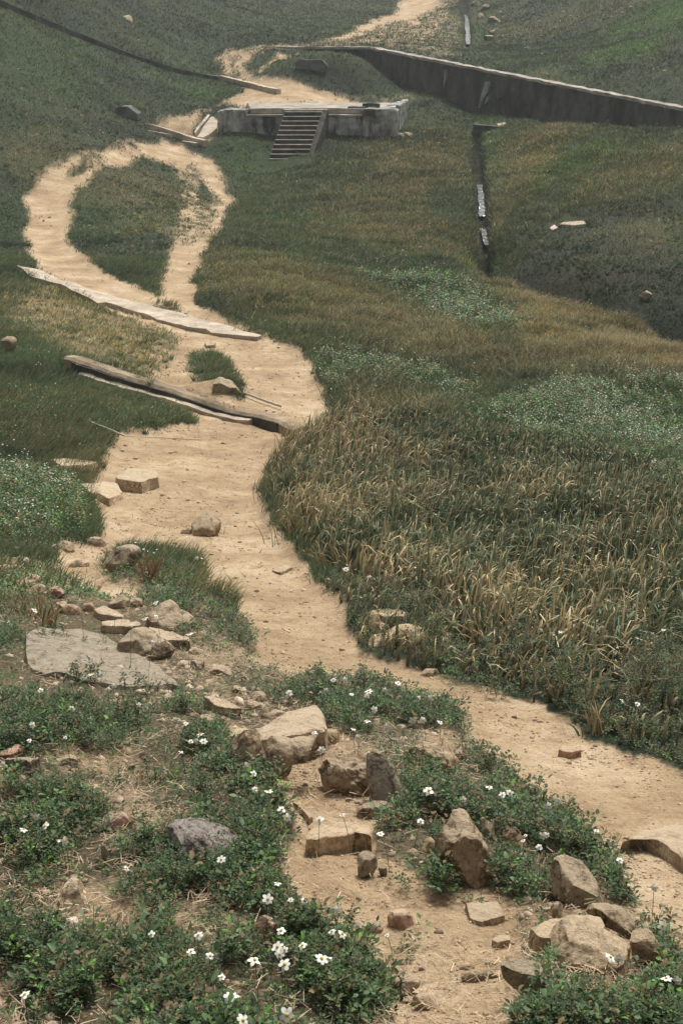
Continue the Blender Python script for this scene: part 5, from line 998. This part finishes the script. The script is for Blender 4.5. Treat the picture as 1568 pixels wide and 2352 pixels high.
o = scatter('rubble_fragments', CR, x, y, z - .003, rng.uniform(.006, .022, NQ) * (.7 + y * .10) * np.where(rng.random(NQ) < .06, 1.7, 1), lerp((.24, .18, .12), (.58, .47, .34), rng.random(NQ)), STRAWM, .2, 'broken stone fragments half sunk in the near bank', 'gravel')
# far white blossom specks
fl = np.array([(math.cos(a) * r_, math.sin(a) * r_, .15 * r_) for a, r_ in zip(np.linspace(0, 6.28, 11)[:-1], [1, .45] * 5)] + [(0, 0, 0)])
FLW = [(fl, np.array([(10, k, (k + 1) % 10) for k in range(10)]), np.ones(11))]
w = (lush * 1.0 + .05 * meadow + .05 * reed + .03 * veg * (GC < -.05) + .10 * fringe) * veg * (GY < 70) * (GY > 8) * (.05 + smooth(.5, .68, fbm(GX * 1.1, GY * 1.1, 98, 3)))
NW = 5500; x, y, z, i, j = pick(w, NW, 8, 70, .30, .2)
o = scatter('meadow_blossom', FLW, x, y, z + rng.uniform(.10, .30, NW), np.maximum(.010, y * .00048) * rng.uniform(.5, 1.2, NW), np.repeat([[.72, .74, .66]], NW, 0) * rng.uniform(.6, 1.1, NW)[:, None], STRAWM, .9, 'tiny white blossoms sprinkled far out over the meadow', 'blossom')
# grass clumps that give the slopes their tufted look
def gclump(seed):
    r = np.random.default_rng(seed); V = []; T = []; C = []
    for k in range(13):
        a = r.uniform(0, 6.28); q = r.uniform(0, .35); ln = r.uniform(.3, .9); hh = r.uniform(.5, 1.0); yw = r.uniform(0, 3.14); b0 = len(V); p = np.array([math.cos(a) * q, math.sin(a) * q, -.05]); w_ = .075
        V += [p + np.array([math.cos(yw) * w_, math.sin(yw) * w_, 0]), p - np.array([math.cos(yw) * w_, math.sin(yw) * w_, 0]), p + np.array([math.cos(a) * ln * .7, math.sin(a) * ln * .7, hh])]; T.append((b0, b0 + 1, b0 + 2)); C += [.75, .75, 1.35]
    return np.array(V), np.array(T), np.array(C)
GC_ = [gclump(s_) for s_ in range(6)]
w = veg * (1 - .6 * worn) * (1 - reed) * (.1 + smooth(.42, .62, fbm(GX * 1.3, GY * 1.3, 101, 3))) * (GY > 14); NCL = 30000; x, y, z, i, j = pick(w, NCL, 14, 130, .29, .15)
c = turf_cols(x, y, i, j, .45) * 1.5
o = scatter('grass_clumps', GC_, x, y, z, rng.uniform(.05, .13, NCL) * (.7 + y * .010), c, GRASSM, .3, 'small tufts of grass standing out over the slopes and meadow', 'grass')
w = meadow * veg * (.08 + golden * 1.2) * (.2 + smooth(.4, .6, fbm(GX * 1.0, GY * 1.0, 103, 3))) * (1 - reed); NSD = 26000; x, y, z, i, j = pick(w, NSD, 11, 62, .29, .1)
o = scatter('meadow_seed_heads', STR, x, y, z + rng.uniform(.10, .26, NSD), np.maximum(.016, y * .0011) * rng.uniform(.6, 1.5, NSD), lerp((.22, .15, .06), (.52, .42, .24), rng.random(NSD)), STRAWM, 1.5, 'pale golden seed heads nodding over the meadow', 'grass')
# pale flecks in turf
w = veg * (.2 + worn) * (GY > 12) * (1 - lush); NP_ = 2600; x, y, z, i, j = pick(w, NP_, 12, 120, .29, .1)
o = scatter('turf_flecks', CR, x, y, z + .03, np.maximum(.01, y * .00042) * rng.uniform(.5, 1.3, NP_), lerp((.25, .2, .13), (.50, .46, .40), rng.random(NP_)), STRAWM, .4, 'small pale stones and bits of litter lost in the turf', 'gravel')

# ---- single plants
def tuft(uv, h, n, spread, dryness, label, name='grass_tussock', cat='grass tussock', width=.008, az0=0, segs=4, red=False, group=None):
    p = hit(*uv); root = empty(name, (p[0], p[1], p[2] + EYE)); tag(root, label, cat, group); r = rng
    for part, cnt, dry_ in (('green_blades', int(n * (1 - dryness)), False), ('dry_blades', int(n * dryness), True)):
        if cnt < 6: cnt = 6
        x = r.normal(0, spread, cnt); y = r.normal(0, spread, cnt); z = hgt(x + p[0], y + p[1]) - p[2] - .01 - EYE
        if dry_: c = lerp((.20, .13, .06), (.40, .29, .15), r.random(cnt)) if not red else lerp((.16, .06, .035), (.28, .14, .07), r.random(cnt)); ct = c * 1.35
        else: c = lerp((.05, .075, .035), (.09, .12, .055), r.random(cnt)); ct = c * 1.5
        o = blades(part, x, y, z, h * r.uniform(.55, 1.1, cnt), width * r.uniform(.6, 1.3, cnt), r.uniform(.1, 1.0, cnt), r.uniform(0, 6.28, cnt) if az0 is None else r.normal(az0, 1.0, cnt), c * .8, ct, segs, .9, parent=root)
    return root
tuft((345,1335), .30, 60, .035, .75, 'upright tuft of reddish dry grass growing behind the grey leaning stone', red=True, width=.005, az0=None)
tuft((385,1345), .12, 120, .09, .2, 'low grey-green grass tuft spilling down beside the reddish tuft', width=.005, az0=-1.2)
tuft((1108,1500), .34, 46, .05, .45, 'tallest reed tussock standing at the front edge of the reed bed', width=.013, az0=None)
tuft((1275,1612), .17, 16, .025, .8, 'small straw-coloured tussock at the foot of the reeds on the path edge', width=.013, az0=None)
tuft((1165,1490), .26, 26, .04, .6, 'straw-tipped tussock just right of the tallest reed tussock', width=.011, az0=.3)
tuft((990,1440), .26, 30, .05, .7, 'dry tussock behind the long rounded rock at the reed edge', width=.010, az0=.2)
tuft((880,1385), .24, 30, .05, .5, 'tussock above the flat tan stone at the reed edge', width=.009, az0=None)
tuft((690,1225), .30, 90, .10, .55, 'tangled brown tussock flopping over the path, middle of the reed bed edge', width=.007, az0=3.0)
tuft((650,1130), .32, 90, .12, .25, 'dark green tussock at the upper left corner of the reed bed', width=.008, az0=2.6)
tuft((700,1030), .40, 70, .16, .35, 'seeding grass tussock where the long kerb meets the reeds', width=.008, az0=None)
tuft((760,1300), .24, 60, .08, .6, 'brown tussock leaning over the path edge below the tangled one', width=.007, az0=2.8)
tuft((1370,1680), .20, 34, .05, .55, 'drooping tussock at the lower end of the reed bed by the near path', width=.009, az0=2.5)
tuft((1465,1600), .26, 26, .05, .6, 'straw-tipped tussock among dark weeds near the right edge', width=.010, az0=None)
tuft((80,1420), .26, 50, .06, .8, 'thin dry stalks in front of the rounded brick at the left', width=.005, az0=None)
tuft((25,1400), .22, 40, .06, .7, 'dry grass tuft at the left edge below the brick', width=.005, az0=None)
tuft((112,1440), .20, 9, .02, 1.0, 'arching broad dry leaves in front of the rounded reddish stone', width=.014, az0=.5)
tuft((160,2190), .07, 22, .02, .0, 'short fresh green grass tuft between the two quartz heaps', width=.005, az0=None)
tuft((345,1800), .08, 30, .04, .6, 'sparse straw tuft in the lower left between the leaf clumps', width=.004, az0=None)

def flower_mesh(seed):
    r = np.random.default_rng(seed); V = []; T = []; k = int(r.integers(5, 7))
    for q in range(k):
        a = 6.28 * q / k + r.uniform(-.15, .15); L = r.uniform(.013, .017); w_ = r.uniform(.0045, .006); dr = r.uniform(-.5, .1); d = np.array([math.cos(a), math.sin(a), 0]); s_ = np.array([-math.sin(a), math.cos(a), 0]); b = len(V)
        for (t, ww2) in ((.18, .35), (.55, 1), (.85, .85), (1.0, .3)):
            for sg in (-1, 1): V.append(d * L * t + s_ * w_ * ww2 * sg + np.array([0, 0, dr * L * t * t]))
        for e in range(3): T += [(b + 2 * e, b + 2 * e + 1, b + 2 * e + 3, b + 2 * e + 2)]
    me = bpy.data.meshes.new('petals'); me.from_pydata([tuple(v) for v in V], [], T); me.materials.append(PETAL); return me
PM = [flower_mesh(s_) for s_ in range(5)]
V_, F_ = ICO[2]; cm = bpy.data.meshes.new('flower_centre'); cm.from_pydata([(a * .0042, b_ * .0042, c_ * .0032 + .001) for a, b_, c_ in V_], [], F_.tolist()); cm.materials.append(CENTRE)
for p_ in cm.polygons: p_.use_smooth = True
landm = [(55,1730,'by the red rock at the left edge'),(170,1540,'in front of the gritty slab'),(95,1400,'near the rounded brick at the left'),(330,1440,'behind the gritty slab'),(360,1620,'in the leaves below the gritty slab'),(430,1700,'above the pitted grey boulder'),
 (90,1900,'in the lower left leaves above the quartz heaps'),(290,2010,'between the creamy and pitted boulders'),(470,1960,'beside the pitted grey boulder'),(60,2290,'at the bottom left corner'),(380,2180,'above the smooth bottom boulder'),(560,2200,'in the big leaf clump at the bottom'),
 (700,2200,'over the right side of the bottom leaf clump'),(780,2130,'above the bottom leaf clump on the sandy trail'),(640,1880,'left of the squared sandstone block'),(590,1770,'left of the tall pointed boulder'),(740,1720,'around the broad tan wedge boulder'),(860,1660,'in the weeds right of the broad wedge boulder'),
 (760,1590,'at the top of the leafy bank beside the path'),(980,1620,'on the leafy bank close to the path'),(960,1880,'left of the layered brown boulder'),(1150,1830,'behind the layered brown boulder'),(1250,1880,'in the stalky weeds by the near path'),(1430,2000,'right of the large smooth boulder'),
 (1430,2210,'against the biggest pale boulder'),(1540,2250,'at the lower right corner'),(1200,1500,'in the weeds below the tallest tussock'),(1280,1450,'at the reed edge right of the tallest tussock'),(1450,1480,'at the reed edge near the right side'),(1440,1620,'in the dark weeds by the near path'),(1180,1150,'out in the reed bed'),(560,1380,'on the weeds beside the near path')]
FL = dict(
 B=[(490,35),(220,145),(945,8),(1265,135),(1300,255),(1340,250),(1385,255),(1365,207),(1230,325),(1395,350),(20,410),(200,250),(445,230),(160,855),(305,832),(250,770),(410,930),(440,935),(1505,1060)],
 C=[(860,75),(1030,525),(1350,530),(1300,640),(1430,670),(1510,815),(170,935),(1560,950)],
 E=[(165,700),(370,730),(320,175),(410,290),(500,295),(255,285),(700,350),(740,380),(690,505),(760,520),(865,465),(1065,530),(620,690),(660,690),(370,630),(335,660),(320,610),(490,600),(20,945),(85,1110),(385,1075),(345,500)],
 D=[(400,100),(650,85),(620,487),(570,370),(870,405),(935,290),(1065,325),(835,345),(1175,435),(1240,290),(1310,285),(1425,300),(1435,500),(170,755),(115,605),(160,650),(260,770),(350,895),(385,950),(760,930),(605,965),(1020,1060),(1350,765),(1295,975),(930,120),(940,90),(1050,80),(1140,35),(1355,135),(700,12),(780,10),(825,110),(1280,135),(980,215)],
 A=[(545,435),(235,495),(1060,445),(1240,510),(1065,540),(1040,715),(1290,655),(1340,140),(180,148),(365,50),(775,1010),(795,1070),(690,930),(620,930),(485,985),(275,1040),(895,600),(785,530),(985,550)],
 F=[(75,133),(340,98),(390,85),(250,45),(655,175),(720,150),(805,140),(615,380),(640,375),(495,375),(480,410),(590,455),(980,340),(1140,545),(1370,730),(1430,990)],
 G=[(1075,680),(1130,690),(1455,825),(1530,845)],
 R=[(500,1530),(820,1537),(905,1533),(870,1595),(915,1610),(770,1598),(1005,1618),(1070,1590),(970,1650),(985,1665),(1200,1600),(1275,1598),(1360,1558),(1370,1440),(1480,1608),(1430,1630),(1285,1795),(1290,1935),(1360,1950),(1255,1715),(130,1365),(20,1330),(1305,1500),(775,920),(1140,1245)])
SCL['R'] = .5 / .5875 * .5; ORG['R'] = (784, 1000)
R_fix = lambda x, y: (784 + x * .5, 1000 + (y - 715) * .5)
allf = []
for k_, L_ in FL.items():
    for x_, y_ in L_:
        u, v = R_fix(x_, y_) if k_ == 'R' else DP(k_, [(x_, y_)])[0]; allf.append((u, v))
grp = {}
for u, v in allf: grp.setdefault(min(landm, key=lambda q: (q[0] - u) ** 2 + (q[1] - v) ** 2)[2], []).append((u, v))
def daisy(u, v, label):
    hs_ = rng.uniform(.085, .13) if v > 1500 else rng.uniform(.12, .22); p = hit(u, v, hs_); g = float(hgt(p[0], p[1])); ln = p[2] - g
    root = empty('daisy', (p[0], p[1], g + EYE)); tag(root, label, 'daisy', 'white daisies in the weeds')
    bend = rng.normal(0, .012, 2); n = 5; V = []; Fq = []
    for i_ in range(n + 1):
        t = i_ / n; cx_, cy_ = bend[0] * (1 - t) * (1 + t) * -1, bend[1] * (1 - t) * -1
        for a in (0, 2.09, 4.19): V.append((cx_ + .0009 * math.cos(a), cy_ + .0009 * math.sin(a), t * (ln + .01) - .01))
    for i_ in range(n):
        for a in range(3): Fq.append((i_ * 3 + a, i_ * 3 + (a + 1) % 3, (i_ + 1) * 3 + (a + 1) % 3, (i_ + 1) * 3 + a))
    me = bpy.data.meshes.new('stem'); me.from_pydata(V, [], Fq); me.materials.append(STEMG); s_ = bpy.data.objects.new('stem', me); COL.objects.link(s_); s_.parent = root
    rot = (rng.uniform(-.2, 1.3), rng.uniform(-.6, .6), rng.uniform(-.5, .5)); k = float(np.clip(rng.normal(.74, .16), .45, 1.1)) * (1.15 if v < 1500 else .95)
    for nm, m_ in (('petals', PM[int(rng.integers(5))]), ('flower_centre', cm)):
        c_ = bpy.data.objects.new(nm, m_); COL.objects.link(c_); c_.parent = root; c_.location = (0, 0, ln); c_.rotation_euler = rot; c_.scale = (k, k, k)
for where, L_ in grp.items():
    for i_, (u, v) in enumerate(sorted(L_)): daisy(u, v, ('white daisy ' + where) if len(L_) == 1 else '%s daisy from left %s' % (ordinal(i_), where))

# stalky weeds with brown seed heads
def tube(V, Fq, a, b_, ra, rb, n=4):
    a, b_ = np.array(a), np.array(b_); k0 = len(V)
    for p_, r_ in ((a, ra), (b_, rb)):
        for q in range(n): t = 6.28 * q / n; V.append((p_[0] + r_ * math.cos(t), p_[1] + r_ * math.sin(t), p_[2]))
    for q in range(n): Fq.append((k0 + q, k0 + (q + 1) % n, k0 + n + (q + 1) % n, k0 + n + q))
def weed(uv, h, label, nstem=5, leafy=1.0, spread=.05):
    p = hit(*uv); root = empty('seeding_weed', (p[0], p[1], p[2] + EYE)); tag(root, label, 'weed'); lv = []
    for s_ in range(nstem):
        V, Fq, heads = [], [], []
        q = np.array([rng.normal(0, spread), rng.normal(0, spread), -.01]); d = np.array([rng.normal(0, .35), rng.normal(0, .35), 1.0]); hh = h * rng.uniform(.6, 1.05); m_ = 5; prev = q; r0 = .0016
        q[2] = float(hgt(q[0] + p[0], q[1] + p[1])) - p[2] - .01
        for e in range(m_):
            d = d + np.array([rng.normal(0, .18), rng.normal(0, .18), 0]); nx = prev + d / np.linalg.norm(d) * hh / m_; tube(V, Fq, prev, nx, r0, r0 * .85); r0 *= .85
            if e >= 1:
                for _ in range(2):
                    bd = d + rng.normal(0, .8, 3) * (1, 1, .4); bn = nx + bd / np.linalg.norm(bd) * hh * rng.uniform(.08, .2); tube(V, Fq, nx, bn, .0008, .0006, 3)
                    (heads if rng.random() < .6 else lv).append(bn)
            if rng.random() < leafy: lv.append(nx)
            prev = nx
        heads.append(prev); T = [t for f in Fq for t in ((f[0], f[1], f[2]), (f[0], f[2], f[3]))]; C = [(.17, .10, .06)] * len(V)
        for hp in heads:
            cv, ct, _ = CR[int(rng.integers(4))]; b0 = len(V); k_ = rng.uniform(.0025, .0048); V += [tuple(hp + v_ * k_) for v_ in cv]; T += [tuple(int(q_) + b0 for q_ in t) for t in ct]; C += [(.085, .058, .032)] * len(cv)
        me_o = mesh_np('seeding_stem', np.array([tuple(v_) for v_ in V]), np.array(T), STRAWM, tint=np.array(C), parent=root)
    if lv:
        lx = np.array(lv); o = scatter('leaves', SPF, lx[:, 0], lx[:, 1], lx[:, 2] - EYE - .01, rng.uniform(.022, .042, len(lx)), lerp((.045, .075, .03), (.11, .12, .05), rng.random(len(lx))), LEAFM, .6, parent=root)
for uv, h, lb, ns, lf in [((760,1590),.14,'seeding weed at the top of the leafy bank, beside the sandy path',6,.6),((830,1600),.13,'seeding weed with brown heads, second along the top of the leafy bank',5,.5),((905,1600),.12,'seeding weed overlapping the path above the leafy bank, third along',5,.6),
   ((1000,1660),.13,'stalky weed leaning over the path above the crumbly tan rock',6,.5),((1075,1740),.14,'tall bare-stemmed weed right of the crumbly tan rock',5,.3),((1150,1800),.12,'dry weed with many brown heads behind the layered boulder',7,.4),((1195,1850),.12,'dry weed against the sand right of the layered boulder',7,.4),
   ((1250,1890),.11,'branching brown weed at the path edge above the large smooth boulder',6,.5),((1310,1930),.09,'last stalky weed of the row, above the large smooth boulder',5,.7),((1385,1985),.07,'drooping leafy weed hanging over the right side of the large smooth boulder',7,1.5),((1340,1960),.07,'bright leafy weed just behind the large smooth boulder',7,1.5),
   ((640,1890),.10,'leafy stalked weed left of the squared sandstone block',7,1.2),((600,1830),.11,'leafy stalked weed below the sandy sloping rock',8,1.3),((560,1800),.10,'dense upright weed left of the soil trail',9,1.6),((840,2290),.07,'brown-leaved weed at the right side of the bottom leaf clump',8,.9),((740,2160),.08,'daisy weed stem standing against the sandy trail at the bottom',6,1.0),
   ((790,2200),.08,'leafy daisy weed right at the trail edge of the bottom clump',7,1.2),((650,2100),.08,'thin weed over bare soil right of the pitted boulder',5,.5),((1450,2160),.06,'small leafy weed on the sand right of the pile',6,1.2),((1530,2170),.06,'thin branching weed near the right edge above the corner leaves',5,.5),
   ((200,1570),.11,'dark bare weed standing in front of the gritty slab on its left side',5,.7),((310,1590),.10,'thin dark weed in front of the middle of the gritty slab',4,.3),((350,1590),.10,'bare two-stemmed weed before the right half of the gritty slab',3,.2),((130,1470),.11,'dry branching weed behind the left end of the gritty slab',5,.4),
   ((520,1400),.12,'brown weed on the path side of the leafy strip, upper of two',5,.8),((560,1480),.10,'brown weed on the path side of the leafy strip, lower of two',5,.9),((1150,1600),.12,'dark leafy weed at the reed foot beside the near path',7,1.3),((1480,1700),.15,'dark weed overhanging the near path at the right',8,1.0),((770,1350),.10,'small green weed on the path side of the reeds',5,1.2)]:
    weed(uv, h, lb, ns, lf)

# ------------------------------------------------------------------ the hazy air
hb_ = bpy.data.meshes.new('haze'); x0, x1, y0, y1, z0, z1 = -430, 430, -8, 275, float(H.min()) + EYE - 1, float(max(H.max() + EYE, EYE)) + 2
hb_.from_pydata([(x0, y0, z0), (x1, y0, z0), (x1, y1, z0), (x0, y1, z0), (x0, y0, z1), (x1, y0, z1), (x1, y1, z1), (x0, y1, z1)], [], [(3, 2, 1, 0), (4, 5, 6, 7), (0, 1, 5, 4), (1, 2, 6, 5), (2, 3, 7, 6), (3, 0, 4, 7)])
hm = bpy.data.materials.new('haze_air'); hm.use_nodes = True; hm.node_tree.nodes.clear(); hv = hm.node_tree.nodes.new('ShaderNodeVolumePrincipled'); ho = hm.node_tree.nodes.new('ShaderNodeOutputMaterial')
hv.inputs['Density'].default_value = .0008; hv.inputs['Color'].default_value = (.86, .90, .90, 1); hm.node_tree.links.new(hv.outputs[0], ho.inputs['Volume']); hb_.materials.append(hm)
hz_o = bpy.data.objects.new('haze', hb_); COL.objects.link(hz_o); tag(hz_o, 'thin pale haze greying the far slopes', 'haze', kind='stuff')
